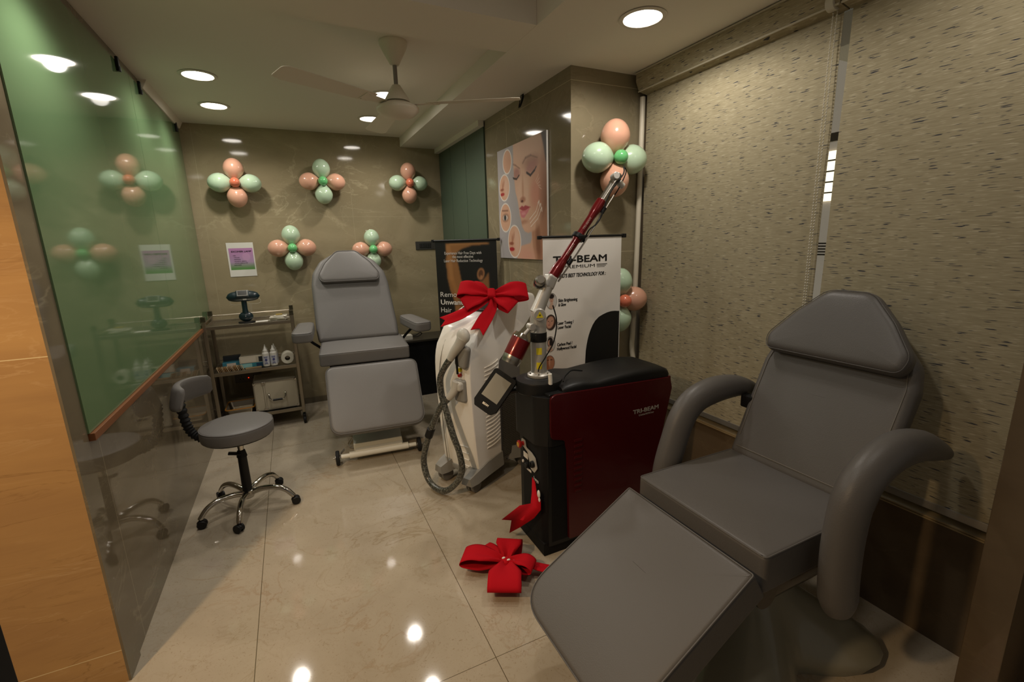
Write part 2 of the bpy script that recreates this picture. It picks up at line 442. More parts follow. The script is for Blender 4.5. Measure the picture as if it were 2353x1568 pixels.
# ------------------------------------------------------------------ green glass wall
def glassmat():
    mt = M('green_back_painted_glass', '#647f5b', .05, spec=.6, ior=1.6)
    return mt
m_gglass = glassmat()
ys = -1.43
for y0, y1, lb in ((-.012, ys+.0015, 'green back-painted glass panel next to the back wall'), (ys-.0015, -3.005, 'green back-painted glass panel next to the brown pier')):
    b = B(); b.box((.008, (y0+y1)/2, (.972+2.645)/2), (.012, abs(y1-y0), 2.645-.972))
    tag(b.obj('glass_partition', m_gglass), lb, 'glass partition', 'green glass panels on the left wall')
b = B(); b.box((.004, -3.066, .5*2.7), (.008, .122, 2.7)); struct(b.obj('wall_left_edge', m_dado)); 
bpy.data.objects['wall_left_edge'].name = 'trim_6'; bpy.data.objects['trim_6']['label'] = 'stone edge strip between pier and green glass'
for y, lb in ((-1.66, 'dark glass clip above the near green panel, closest to the camera'), (-1.235, 'dark glass clip at the top just beyond the panel seam'), (-.17, 'dark glass clip at the top near the back corner')):
    b = B(); b.box((.022, y, 2.625), (.016, .026, .075), .004); b.box((.030, y, 2.60), (.006, .018, .028), .003)
    tag(b.obj('glass_clip', m_black), lb, 'clip', 'clips holding the green glass')

# ------------------------------------------------------------------ green cabinet in the recess
t = T('tall_cabinet', 'tall grey-green cabinet with flush doors in the corner beside the face poster', 'cabinet', (2.345, -.64, 0))
b = B(); b.box((2.58, -.64, 1.29), (.44, 1.274, 2.56)); b.obj('body', M('cabinet_dark', '#1c211c', .6), t, True)
for y0, y1 in ((-.003, -.381), (-.387, -.813), (-.819, -1.274)):
    b = B(); b.box((2.347, (y0+y1)/2, 1.285), (.022, abs(y1-y0), 2.55), .0015); b.obj('door', m_green, t, True)

# ------------------------------------------------------------------ window, view outside, blinds
b = B()
fr = M('window_frame', '#4a4a48', .4)
for z in (.535, 2.56): b.box((W+.09, -3.7, z), (.05, 2.2, .05))
for y in (-2.63, -3.9, -4.78): b.box((W+.09, y, 1.55), (.05, .04, 2.05)) if y != -3.9 else b.box((W+.09, y, 1.55), (.04, .02, 2.05))
win = struct(b.obj('window_1', fr))
b = B(); b.box((W+.1, -3.7, 1.55), (.006, 2.1, 2.0))
gl = M('clear_glass', '#dfe6e2', .02, trans=1, ior=1.45); o = b.obj('pane', gl, win)
# building across the way
b = B(); b.box((5.2, -3.2, 1.4), (.1, 5.2, 3.6)); bb = b.obj('facade_wall', M('outside_wall', '#a79a8c', .8, emit='#a59788', es=.28))  # faint emission stands in for outdoor light falling on this wall
bt = T('opposite_building', 'pale building wall seen through the slit between the two blinds', 'building', (5.2, -3.2, -.5)); bb.parent = bt
bb.data.transform(bt.matrix_basis.inverted())
b = B(); b.box((5.14, -2.45, 2.1), (.02, 1.8, .42)); b.obj('lit_window', M('lit_window', '#fff3da', .5, emit='#fff0d2', es=1.1), bt, True)
b = B()
for k in range(4): b.box((5.12, -2.45, 1.96+k*.09), (.02, 1.8, .012))
b.box((5.12, -2.45, 2.42), (.03, 2.2, .07)); b.obj('window_slats', M('slat', '#7d7468', .6), bt, True)
b = B()
for k in range(5): b.box((5.12, -2.5, 1.42+k*.025), (.03, 2.0, .012))
for k in range(8): b.box((5.12, -2.5, .35+k*.04), (.03, 2.0, .016))
b.obj('vent_louvres', M('louvre', '#4f453c', .6), bt, True)

def blindmat():
    mt = bpy.data.materials.new('slub_blind_fabric'); mt.use_nodes = True; N = mt.node_tree.nodes; L = mt.node_tree.links
    b_ = N['Principled BSDF']; b_.inputs['Roughness'].default_value = .8; b_.inputs['Specular IOR Level'].default_value = .15
    tc = N.new('ShaderNodeTexCoord')
    def layer(sc, lo, hi, off):
        mp = N.new('ShaderNodeMapping'); mp.inputs['Scale'].default_value = sc; mp.inputs['Location'].default_value = off; L.new(tc.outputs['Object'], mp.inputs['Vector'])
        n = N.new('ShaderNodeTexNoise'); n.inputs['Scale'].default_value = 1; n.inputs['Detail'].default_value = 1.5; L.new(mp.outputs[0], n.inputs['Vector'])
        r = N.new('ShaderNodeValToRGB'); r.color_ramp.elements[0].position = lo; r.color_ramp.elements[1].position = hi; L.new(n.outputs['Fac'], r.inputs[0]); return r.outputs[0]
    def mix(f, a, c):
        x = N.new('ShaderNodeMix'); x.data_type = 'RGBA'; L.new(f, x.inputs[0])
        if isinstance(a, tuple): x.inputs[6].default_value = a
        else: L.new(a, x.inputs[6])
        x.inputs[7].default_value = c; return x.outputs[2]
    base = mix(layer((1, 14, 260), .3, .75, (0, 0, 0)), H('#948a6f'), H('#a89e83'))
    base = mix(layer((1, 20, 330), .60, .68, (0, 3, 5)), base, H('#b8ae94'))
    base = mix(layer((1, 17, 190), .645, .68, (0, 9, 2)), base, H('#404147'))
    L.new(base, b_.inputs['Base Color']); return mt
m_blind = blindmat()
def blind(y0, y1, label, beads, chain_y):
    t = T('roller_blind', label, 'blind', (W-.03, (y0+y1)/2, .555), 0, 'roller blinds on the right wall')
    b = B(); rows = []
    for j in range(40):
        z = .585+(2.53-.585)*j/39; rows.append([(W-.022+.0015*math.sin(z*9+i), y0+(y1-y0)*i/8, z) for i in range(9)])
    b.grid(rows); rows2 = [[(x-.0012, y, z) for x, y, z in r] for r in rows]; b.grid(rows2); b.obj('fabric', m_blind, t, True)
    b = B(); b.box((W-.022, (y0+y1)/2, .572), (.014, abs(y1-y0), .032), .003); b.obj('bottom_rail', M('rail_alu', '#aaa59b', .35, metal=.7), t, True)
    b = B(); prof = [(0, 0), (0, -.105), (.012, -.115), (.075, -.102), (.10, -.05), (.10, 0)]
    b.prism([(-x, z) for x, z in prof], abs(y1-y0)+.026, frame((W-.005, max(y0, y1)+.012, 2.602), (1, 0, 0), (0, 0, 1), (0, -1, 0)))
    b.obj('valance', m_blind, t, True)
    b = B()
    for z in (2.499, 2.598): b.cyl((W-.107 if z > 2.55 else W-.083, max(y0, y1)+.012, z), (W-.107 if z > 2.55 else W-.083, min(y0, y1)-.012, z), .0045, seg=8)
    b.obj('valance_trim', M('trim_strip', '#bdb5a0', .4), t, True)
    if beads:
        b = B(); z = 2.50
        n = 0
        for dy in (0, .016):
            pts = [(W-.045, chain_y+dy, 2.5), (W-.043, chain_y+dy*.9, 1.8), (W-.045, chain_y+dy*.5, 1.05)]
            b.tube(pts, .0012, seg=5)
            z = 2.5
            while z > 1.06:
                k = (2.5-z)/1.45; b.sph((W-.045, chain_y+dy*(1-.5*k), z), .0034, seg=8); z -= .013
        b.obj('bead_chain', M('bead', '#c9c3b2', .4), t, True)
        b = B(); b.cyl((W-.07, chain_y+.02, 2.515), (W-.07, chain_y-.01, 2.515), .03, seg=16); b.obj('chain_wheel', M('bead', '#c9c3b2', .4), t, True)
    return t
blind(-2.655, -3.800, 'wide textured roller blind beside the pillar, between corner pipe and bead chain', True, -3.785)
blind(-3.833, -4.56, 'textured roller blind behind the near grey treatment chair', False, 0)

# ------------------------------------------------------------------ pipe in the corner, ceiling wires
b = B(); b.tube([(2.868, -2.624, 2.48), (2.868, -2.624, 2.2), (2.856, -2.627, 1.5), (2.838, -2.632, 1.0), (2.832, -2.635, .86), (2.855, -2.64, .70), (2.86, -2.64, .4), (2.86, -2.64, .02)], .017, seg=12, smoothit=6)
tag(b.obj('conduit_pipe', M('conduit', '#d6cdb8', .4)), 'cream plastic conduit running down the corner beside the blind', 'pipe')
b = B()
for k in range(3):
    p = (2.33, -2.01, 2.606); b.tube([(p[0], p[1]-.01*k, p[2]), (p[0]-.01, p[1]-.02-.012*k, p[2]-.03), (p[0]-.015, p[1]-.01*k+.02, p[2]-.08), (p[0]-.01, p[1]+.02, p[2]-.05), (p[0], p[1]+.01, p[2])], .0028, seg=6, smoothit=5)
tag(b.obj('loose_wires', m_blackm), 'black loose wire ends hanging from the ceiling edge near the pillar', 'wire')

# ------------------------------------------------------------------ downlights
m_lens = M('downlight_lens', '#ffffff', .5, emit='#fff6ea', es=9)
def downlight(x, y, z, label):
    t = T('downlight', label, 'ceiling light', (x, y, z), 0, 'round recessed ceiling downlights')
    b = B(); b.lathe([(.085, .0), (.105, -.001), (.108, -.003), (.104, -.006), (.088, -.007), (.085, -.003)], seg=40, cap=False); b.obj('trim_ring', m_white, t)
    b = B(); b.lathe([(.0001, -.002), (.09, -.002)], seg=40, cap=False); b.obj('lens', m_lens, t)
    return t
dl = [(.36, -1.36, ZC, 'lit round downlight above the grey stool, nearer of the left pair'), (.36, -.65, ZC, 'lit round downlight at the back left, before the first balloon flower'),
      (1.53, -1.36, ZC, 'lit round downlight half hidden by the fan motor'), (1.53, -.65, ZC, 'lit round downlight left of the fan motor near the back wall'),
      (2.34, -3.22, ZB, 'lit round downlight nearest the window, right of the fan'),
      (.30, -2.80, ZB, 'round downlight in the cross beam beside the green glass'), (1.25, -3.95, 2.868, 'round downlight in the raised ceiling by the entrance'), (2.50, -4.50, ZB, 'round downlight above the right end of the blinds')]
for i, a in enumerate(dl):
    if i == 0: d0 = downlight(*a)
    else: copy_tree(d0, a[:3], label=a[3])

# ------------------------------------------------------------------ ceiling fan
fx, fy = 1.395, -2.30
m_fan = M('fan_cream', '#ddd5c3', .4)
t = T('ceiling_fan', 'cream three-blade ceiling fan hanging in the middle of the ceiling', 'fan', (fx, fy, ZC))
def LM(x, y, z): return Matrix.Translation((x, y, z))
b = B(); b.lathe([(.075, 0), (.077, -.004), (.074, -.02), (.055, -.06), (.026, -.112), (.018, -.118)], seg=36); b.obj('canopy', m_fan, t)
b = B(); b.cyl((0, 0, -.115), (0, 0, -.225), .0115, seg=16); b.obj('downrod', M('rod_grey', '#8d8680', .4), t)
b = B(); b.lathe([(.012, -.215), (.022, -.218), (.042, -.25), (.066, -.29), (.070, -.303)], seg=36); b.obj('lower_cup', m_fan, t)
b = B(); b.lathe([(.04, -.30), (.05, -.315), (.05, -.325)], seg=30); b.obj('motor_shaft', m_chrome, t)
b = B(); b.lathe([(.07, -.310), (.085, -.316), (.113, -.330), (.117, -.342), (.115, -.352), (.09, -.375), (.05, -.386), (.001, -.389)], seg=44); b.lathe([(.1165, -.334), (.1185, -.337), (.1165, -.340)], seg=44, cap=False); b.obj('motor_housing', m_fan, t)
for ang in (209, 331, 91):
    a = math.radians(ang); mt = Matrix.Rotation(a, 4, 'Z') @ Matrix.Translation((0, 0, -.318)) @ Matrix.Rotation(math.radians(9), 4, 'X')
    b = B(); b.prism(rpoly([(.17, -.05), (.64, -.068), (.69, -.05), (.69, .05), (.66, .066), (.17, .05)], [.01, .03, .02, .03, .02, .01], 4), .003, mt, .001)
    bl = b.obj('blade', m_fan, t)
    b = B(); b.prism(rpoly([(.09, -.022), (.16, -.03), (.235, -.045), (.235, .045), (.16, .03), (.09, .022)], .01, 3), .004, mt @ Matrix.Translation((0, 0, -.004)), .001)
    for (sx, s_) in ((.20, -.025), (.20, .025), (.225, -.03), (.225, .03)): b.sph(mt @ Vector((sx, s_, -.004)), .004, seg=8)
    b.obj('blade_bracket', m_fan, t)

# ------------------------------------------------------------------ balloons
m_bg = M('mint_balloon', '#bdd6b8', .22, spec=.5, coat=.5)
m_bp = M('peach_balloon', '#dfa98f', .22, spec=.5, coat=.5)
m_bgs = M('bright_green_balloon', '#6fc47c', .22, coat=.5)
m_bps = M('coral_balloon', '#dd7a5c', .22, coat=.5)
def balloon_mesh(b, c, d, r, L=1.18):
    """teardrop: neck towards -d (flower centre)"""
    mt = look(c, d, (0, .3, 1) if abs(Vector(d).normalized().z) < .9 else (0, 1, 0)); n = 16; prof = []
    for k in range(n+1):
        a = PI*k/n; z = -math.cos(a)*r*L; rr = math.sin(a)*r
        if z < 0: rr *= (1 - .34*(abs(z)/(r*L))**1.5)
        prof.append((max(rr, .002), z))
    b.lathe(prof, mt, 24)
    b.lathe([(.006, -r*L-.010), (.003, -r*L-.004), (.006, -r*L+.004)], mt, 10)
def flower(cx, cyy, cz, R, first, label, facing=(0, -1, 0), tilt=0, scale=1.0, petals=None, depth=0):
    """five balloons; petals listed top, right, bottom, left"""
    t = T('balloon_flower', label, 'balloons', (cx, cyy, cz), 0, 'balloon flowers taped to the walls')
    f = Vector(facing); side = Vector((0, 0, 1)).cross(f)*-1 if True else None
    side = Vector((1, 0, 0))
    cols = [m_bg, m_bp, m_bg, m_bp] if first == 'g' else [m_bp, m_bg, m_bp, m_bg]
    nm = {m_bg: 'mint green balloon', m_bp: 'peach balloon'}
    for k in range(4):
        a = tilt + PI/2 - k*PI/2; d = Vector((math.cos(a), 0, math.sin(a)))
        rr = R*(petals[k] if petals else 1); c = d*(rr*1.12+.022*scale) + Vector((0, depth, 0))
        b = B(); balloon_mesh(b, c, d, rr); b.obj('balloon', cols[k], t, label=nm[cols[k]])
    b = B(); balloon_mesh(b, Vector((0, -.055*scale, 0)), Vector((0, -1, .05)), .043*scale, 1.08)
    b.obj('balloon', m_bgs if first == 'g' else m_bps, t, label='small bright green balloon in the middle' if first == 'g' else 'small coral balloon in the middle')
    return t
flower(.389, -.125, 2.193, .083, 'p', 'balloon flower with coral centre at the upper left of the back wall', tilt=.0, petals=[1, .98, 1, 1.02])
flower(1.122, -.125, 2.225, .081, 'g', 'balloon flower with bright green centre, middle of the upper back-wall row')
flower(1.957, -.125, 2.232, .079, 'p', 'balloon flower with coral centre at the upper right of the back wall', petals=[1, .95, 1, 1])
flower(.786, -.125, 1.609, .083, 'g', 'balloon flower with bright green centre, lower row right of the notice')
flower(1.532, -.125, 1.573, .078, 'g', 'balloon flower with bright green centre partly hidden behind the far chair headrest')
flower(2.592, -2.712, 2.088, .088, 'g', 'large balloon flower on the pillar beside the blind, above the laser arm', scale=1.0)
for o_ in bpy.data.objects['balloon_flower.005'].children: pass
f7 = flower(2.655, -2.705, 1.222, .082, 'x', 'balloon flower half hidden behind the white roll-up banner')

# big pillar flower: peach above and below, mint left and right, bright green centre
f6 = bpy.data.objects['balloon_flower.005']
k = 0
for o_ in f6.children:
    if 'small' not in o_['label']:
        pk = ['p', 'g', 'p', 'g'][k]; k += 1
        o_.data.materials[0] = m_bp if pk == 'p' else m_bg; o_['label'] = 'peach balloon' if pk == 'p' else 'mint green balloon'
k = 0
for o_ in f7.children:
    if 'small' not in o_['label']:
        pk = ['g', 'p', 'g', 'p'][k]; k += 1
        o_.data.materials[0] = m_bp if pk == 'p' else m_bg; o_['label'] = 'peach balloon' if pk == 'p' else 'mint green balloon'

# ------------------------------------------------------------------ wall sheet EXCIMER LAMP
t = T('wall_notice', 'white paper notice reading EXCIMER LAMP taped above the steel trolley', 'notice', (.34, -.004, 1.355))
p = Pic(60, 84, '#dcdad2'); 
m_ = (p.u > .06)*(p.u < .95)*(p.v > .16)*(p.v < .80)
vv = np.clip((p.v-.16)/.64, 0, 1)[..., None]
c0 = np.array(p.c('#b87fb2')); c1 = np.array(p.c('#a98fae')); c2 = np.array(p.c('#4f8a3c'))
g = np.where(vv < .65, c0*(1-vv/.65)+c1*(vv/.65), c1*(1-(vv-.65)/.35)+c2*((vv-.65)/.35))
p.a = np.where(m_[..., None] > 0, g, p.a)
p.ell(.68, .42, .15, .12, '#c99cc0', .3, .5)
p.mesh('paper', look((.228, -.004, 1.672), (0, -1, 0)), .222, .315, t, True)
MT = look((0, -.0046, 0), (0, -1, 0))
def wtext(s, x, z, size, width=None, mt=m_ink, bold=0, al='LEFT', nm='lettering', height=None):
    return text(nm, s, mt, Matrix.Translation((x, -.0052, z)) @ look((0, 0, 0), (0, -1, 0)), size, t, width, al, .0002, bold, world=True, height=height)
wtext('EXCIMER LAMP', .262, 1.583, .02, .165, bold=.0006)
for k, s_ in enumerate(['FOR :', '- VITILIGO', '- PSORIASIS,', '- ALOPECIA AREATA,', '- ATOPIC DERMATITIS', 'AND MORE']):
    wtext(s_, .272, 1.548-.0175*k, .0115, None)

# ------------------------------------------------------------------ switchboard + wall socket
t = T('switch_board', 'dark grey switch plate on the back wall beside the black banner', 'switch', (2.12, 0, 1.59))
b = B(); b.box((2.125, -.007, 1.595), (.225, .014, .088), .003); b.obj('plate', M('dark_plate', '#3a3833', .35), t, True)
for k in range(5):
    b = B(); b.box((2.065+k*.026, -.016, 1.595), (.022, .008, .05), .002); b.obj('rocker', M('rocker', '#232220', .35), t, True)
t = T('socket_plate', 'double wall socket with red light low on the back wall behind the trolley', 'socket', (.24, 0, .36))
b = B(); b.box((.245, -.006, .365), (.235, .012, .085), .003); b.obj('plate', M('socket_grey', '#6c6453', .4), t, True)
for cx in (.185, .295):
    b = B()
    for dx, dz in ((0, .014), (-.012, -.010), (.012, -.010)): b.box((cx+dx, -.0125, .367+dz), (.006, .002, .009))
    b.obj('socket_holes', m_blackm, t, True)
b = B(); b.sph((.245, -.013, .363), .004, seg=8); b.obj('indicator', M('red_led', '#ff2010', .4, emit='#ff2a10', es=2), t, True)

# ------------------------------------------------------------------ small downlight markers continue: side table
t = T('side_table', 'black low cabinet against the back wall behind the far chair', 'cabinet', (1.93, -.2, 0))
b = B(); b.box((1.93, -.19, .30), (.72, .36, .60), .004); b.obj('body', m_blackm, t, True)
b = B(); b.box((1.93, -.20, .61), (.76, .385, .022), .003); b.obj('top', M('stone_top', '#35312a', .3), t, True)
t = T('white_box', 'small white adapter box on the black cabinet by the right armrest', 'box', (1.775, -.3, .621))
b = B(); b.box((1.77, -.29, .646), (.12, .10, .05), .004); b.obj('body', m_white, t, True)
b = B(); b.tube([(1.83, -.29, .65), (1.88, -.28, .655), (1.93, -.25, .675), (1.955, -.23, .655), (1.92, -.22, .630), (1.86, -.22, .628)], .004, seg=8, smoothit=6); b.obj('cable', m_blackm, t, True)

# ------------------------------------------------------------------ face poster
t = T('face_poster', 'large poster of a woman with closed eyes on the pillar side wall', 'poster', (2.345, -1.95, 1.48))
b = B(); b.box((2.338, -1.95, 1.8975), (.014, .78, .825), .001); b.obj('board', M('poster_edge', '#c9c5bc', .4), t, True)
p = Pic(190, 200, '#a9a3a4'); skin = '#c99a80'
fpoly = [(.367, -.02), (.367, .179), (.376, .28), (.399, .403), (.436, .47), (.452, .51), (.465, .555), (.480, .612), (.503, .654), (.525, .716), (.577, .758), (.651, .775), (.712, .763), (.719, .821), (.69, .86), (.497, .885), (.423, .932), (.388, 1.05), (1.05, 1.05), (1.05, -.02)]
fm = p.poly(fpoly, '#d0a388', 3)
p.ell(.62, .05, .33, .16, '#dcb49a', .9, .8, clip=fm); p.ell(.56, .42, .16, .18, '#dfb9a0', .9, .8, clip=fm)
p.ell(.88, .40, .16, .18, '#cf9076', 1.0, .6, clip=fm); p.ell(.80, .46, .10, .10, '#cf8775', .9, .5, clip=fm)
p.ell(1.02, .75, .13, .55, '#7a4a33', 1.0, .85, clip=fm); p.poly([(.72, .765), (.83, .74), (.93, .66), (1.02, .5), (1.05, 1.05), (.80, 1.05), (.74, .9)], '#a9785c', 10, .8, clip=fm)
p.ell(.84, .86, .045, .14, '#7b4c35', .9, .75, rot=-.1, clip=fm); p.ell(.60, .97, .16, .07, '#d49a86', .9, .7, clip=fm)
p.poly([(.90, -.02), (1.05, -.02), (1.05, .30), (.985, .22), (.95, .10)], '#3a2a22', 8, .9, clip=fm)
p.ell(.72, .19, .14, .05, '#9c6a58', 1.0, .55, clip=fm); p.ell(.73, .235, .105, .045, '#b47d74', .8, .8, rot=-.15, clip=fm); p.ell(.43, .25, .07, .045, '#a9746a', .8, .8, clip=fm)
p.line(.64, .27, .71, .300, .014, '#2a1b18'); p.line(.71, .300, .79, .268, .014, '#2a1b18'); p.line(.79, .268, .82, .245, .009, '#2a1b18')
p.line(.365, .285, .43, .298, .012, '#2a1b18'); p.line(.43, .298, .485, .272, .010, '#2a1b18'); p.line(.35, .275, .375, .292, .006, '#2a1b18')
for a, b_, c, d, w_ in ((.565, .182, .62, .148, .013), (.62, .148, .72, .142, .014), (.72, .142, .84, .178, .009), (.367, .165, .42, .182, .012), (.42, .182, .5, .218, .009)): p.line(a, b_, c, d, w_, '#7a5544', .5)
p.ell(.555, .40, .02, .10, '#b98468', 1.0, .6, clip=fm); p.ell(.55, .485, .055, .025, '#a4674f', .7, .7, clip=fm); p.ell(.535, .497, .025, .010, '#52291f', .6, .9, clip=fm)
p.poly([(.468, .557), (.53, .535), (.56, .545), (.60, .537), (.705, .558), (.60, .580), (.54, .578)], '#a8404a', 1)
p.poly([(.482, .575), (.54, .578), (.60, .580), (.69, .562), (.645, .600), (.57, .643), (.51, .632)], '#cf7a80', 1); p.ell(.56, .605, .04, .012, '#e3a3a3', .8, .6)
p.ell(.57, .68, .07, .02, '#ab735b', .9, .6, clip=fm); p.ell(.62, .72, .08, .035, '#d9ad94', .9, .7, clip=fm)
for a, b_, c, d in ((.676, .66, .863, .517), (.688, .692, .892, .542), (.70, .722, .91, .576)):
    q = ((a+c)/2+.03, (b_+d)/2+.012)
    for w_, e0, e1 in ((.0045, (a, b_), q), (.0045, q, (c, d)), (.006, (c, d), (c-.022, d+.018)), (.006, (c, d), (c+.002, d+.03))): p.line(*e0, *e1, w_, '#efe4d8')
for k in range(5): p.line(.80+.015*k, .36+.012*k, .86+.012*k, .31+.03*k, .004, '#e6d3c4', .7)
for i, (cx, cyy, rx, ry) in enumerate(((.229, .124, .092, .098), (.149, .345, .112, .112), (.156, .62, .122, .125), (.35, .845, .135, .140))):
    p.ell(cx, cyy, rx+.012, ry+.011, '#e6e0d8', .06); cm = p.ell(cx, cyy, rx, ry, '#d3a488', .06)
    cm = np.clip(cm, 0, 1)
    if i == 0: p.ell(cx+.03, cyy+.02, rx*.8, ry*.7, '#c59376', .9, .6, clip=cm)
    if i in (1, 3):
        p.ell(cx+rx*.45, cyy, rx*.45, ry*.9, '#dcb59e', .9, .8, clip=cm); p.ell(cx-rx*.35, cyy-ry*.1, rx*.12, ry*.35, '#a76b50', .9, .7, clip=cm)
        p.ell(cx-rx*.5, cyy+ry*.12, rx*.35, ry*.1, '#8f4c38', .8, .85, clip=cm); p.ell(cx-rx*.45, cyy+ry*.50, rx*.42, ry*.13, '#a8262b', .5, .95, clip=cm)
        p.ell(cx-rx*.1, cyy-ry*.35, rx*.10, ry*.28, '#a9745c', .9, .7, rot=.3, clip=cm)
    if i == 2:
        p.ell(cx, cyy, rx*.62, ry*.30, '#8a6350', .6, .8, clip=cm); p.ell(cx-.005, cyy, rx*.50, ry*.2, '#d8c9bf', .4, .9, clip=cm); p.ell(cx-.01, cyy, rx*.22, ry*.2, '#32363a', .4, 1, clip=cm); p.line(cx-rx*.6, cyy-ry*.55, cx+rx*.5, cyy-ry*.5, .012, '#6d4a3c', .6)
p.mesh('print', look((2.3305, -1.56, 2.31), (-1, 0, 0)), .78, .825, t, True)

# ------------------------------------------------------------------ black roll-up banner
ang = math.atan2(-.37, .41); ux = Vector((math.cos(ang), math.sin(ang), 0)); nx = Vector((math.sin(ang), -math.cos(ang), 0))
BP = Vector((1.885, -1.195, 0)); BW = .552
t = T('roll_up_banner', 'black roll-up banner about laser hair removal standing left of the white machine', 'banner', tuple(BP+ux*BW/2))
top = 1.628
p = Pic(96, 260, '#121110')
am = [(.177, .009), (.893, .010), (.887, .020), (.60, .027), (.45, .042), (.37, .058), (.345, .078), (.372, .12), (.40, .18), (.415, .21), (.471, .24), (.506, .265), (.53, .295), (.54, .33), (.50, .365), (.42, .385), (.287, .395), (.266, .322), (.211, .266), (.175, .199), (.165, .119)]
mk = p.poly(am, '#8d6035', 3); p.line(.22, .03, .25, .2, .05, '#b07e4b', .5); p.line(.25, .2, .36, .32, .05, '#a5713f', .5); p.line(.25, .016, .85, .014, .02, '#a87745', .5)
p.ell(.40, .31, .05, .05, '#5c3a1f', 1, .7)
nk = p.poly([(.87, .165), (.87, .27), (.64, .275), (.69, .232), (.72, .212), (.755, .213), (.80, .195)], '#8a5d36', 3)
p.poly([(.70, .235), (.74, .25), (.74, .275), (.70, .275)], '#3c2616', 3, .7)
p.ell(.735, .177, .062, .034, '#9a6a44', .3, 1, rot=.25); p.ell(.735, .175, .036, .020, '#4c2e1c', .5, .8, rot=.25); p.ell(.742, .195, .02, .012, '#b07c55', .5, .8)
mp = frame(BP+Vector((0, 0, top)), ux, (0, 0, 1), nx)
p.mesh('print', mp @ Matrix.Translation((0, 0, .002)), BW, 1.55, t, True)
b = B(); b.box((0, 0, 0), (1, 1, 1))
b = B(); b.X = frame(BP, ux, (0, 0, 1), nx); b.box((BW/2, top-1.55/2, 0), (BW, 1.55, .0015)); b.obj('fabric', m_blackm, t, True)
b = B(); b.X = frame(BP, ux, (0, 0, 1), nx); b.cyl((-.018, top+.006, 0), (BW+.018, top+.006, 0), .009, seg=10); b.box((-.02, top+.006, 0), (.02, .024, .026), .003); b.box((BW+.02, top+.006, 0), (.02, .024, .026), .003); b.obj('top_rail', m_black, t, True)
b = B(); b.X = frame(BP, ux, (0, 0, 1), nx); b.box((BW/2, .045, 0), (BW+.05, .075, .09), .012); b.box((BW/2, .006, 0), (BW*.7, .012, .28), .003); b.obj('base_cassette', m_black, t, True)
b = B(); b.X = frame(BP, ux, (0, 0, 1), nx); b.cyl((BW/2, .05, -.03), (BW/2, top, -.015), .008, seg=8); b.obj('support_pole', m_alu, t, True)
def btext(s, u, v, size, width=None, mt=m_inkw, al='LEFT', bold=0, nm='lettering', height=None):
    return text(nm, s, mt, mp @ Matrix.Translation((u*BW, -v*1.6, .0042)), size, t, width, al, .0002, bold, world=True, height=height)
btext('Experience Hair Free Days with', .456, .068, .034, .335, al='CENTER')
btext('the most effective', .452, .087, .034, .19, al='CENTER')
btext('Laser Hair Reduction Technology', .458, .108, .034, .352, al='CENTER')
btext('Remove', .045, .294, .062, .215); btext('Unwanted', .045, .336, .062, .27, bold=.0016); btext('Hair', .04, .379, .062, .10)
btext('C', .05, .468, .04)

# ------------------------------------------------------------------ white roll-up banner
WP = Vector((2.035, -2.80, 0)); WWd = .55
t = T('roll_up_banner', 'white roll-up banner with black lettering and portrait circles behind the maroon machine', 'banner', (WP.x+WWd/2, WP.y, 0))
top2 = 1.628
def cu_(u): return (u*.615-.005)/WWd
p = Pic(60, 60, '#b9b5ae')
b = B(); b.X = frame(WP, (1, 0, 0), (0, 0, 1), (0, -1, 0)); b.box((WWd/2, top2-.775, 0), (WWd, 1.55, .0015)); b.obj('fabric', M('banner_white', '#ece7df', .5), t, True)
b = B(); b.X = frame(WP, (1, 0, 0), (0, 0, 1), (0, -1, 0)); b.cyl((-.015, top2+.006, 0), (WWd+.015, top2+.006, 0), .007, seg=10); b.box((-.02, top2+.004, 0), (.022, .02, .022), .003); b.box((WWd+.018, top2+.004, 0), (.022, .024, .024), .003); b.obj('top_rail', m_black, t, True)
b = B(); b.X = frame(WP, (1, 0, 0), (0, 0, 1), (0, -1, 0)); b.box((WWd/2, .045, 0), (WWd+.04, .075, .08), .012); b.obj('base_cassette', m_black, t, True)
b = B(); b.X = frame(WP, (1, 0, 0), (0, 0, 1), (0, -1, 0)); b.cyl((WWd/2, .05, -.02), (WWd/2, top2, -.012), .008, seg=8); b.obj('support_pole', m_alu, t, True)
wf = lambda u, v, z=.0012: frame(Vector((WP.x+cu_(u)*WWd, WP.y-z, 1.62-v*1.6)), (1, 0, 0), (0, 0, 1), (0, -1, 0))
pts = [(.877, .281), (.84, .279), (.79, .279), (.74, .282), (.689, .288), (.64, .296), (.598, .309), (.568, .324), (.542, .343), (.524, .36), (.509, .379), (.497, .40), (.487, .423), (.480, .471), (.478, .62), (.47, .78), (.40, .90), (.894, .90), (.894, .281)]
b = B(); b.prism([(cu_(u)*WWd, -v*1.6) for u, v in pts], .0006, frame(WP+Vector((0, -.001, 1.62)), (1, 0, 0), (0, 0, 1), (0, -1, 0))); b.obj('black_swoosh', m_ink, t, True)
def ttext(s, u, v, size, u1=None, mt=m_ink, bold=0, shear=0, al='LEFT', height=None):
    return text('lettering', s, mt, wf(u, v, .0016), size, t, (u1-u)*.615 if u1 else None, al, .0002, bold, shear, world=True, height=height)
ttext('TRI-BEAM', .117, .0835, .07, .724, bold=.0022, height=.038)
ttext('PREMIUM', .225, .104, .03, .585, height=.018)
for u0, u1_ in ((.122, .215), (.60, .726)):
    b = B()
    for k, dv in enumerate((0, .005, .010)): b.X = wf(0, 0, .0014); b.box(((u0+u1_)/2*.615+(k-1)*.004*(1 if u0 < .3 else -1), -(.0945+dv)*1.6, 0), ((u1_-u0)*.615-.01*k, .0035-.0008*k, .0005))
    b.obj('logo_bars', m_ink, t, True)
ttext("WORLD'S BEST TECHNOLOGY FOR :", .113, .136, .03, .716, bold=.001, shear=.25)
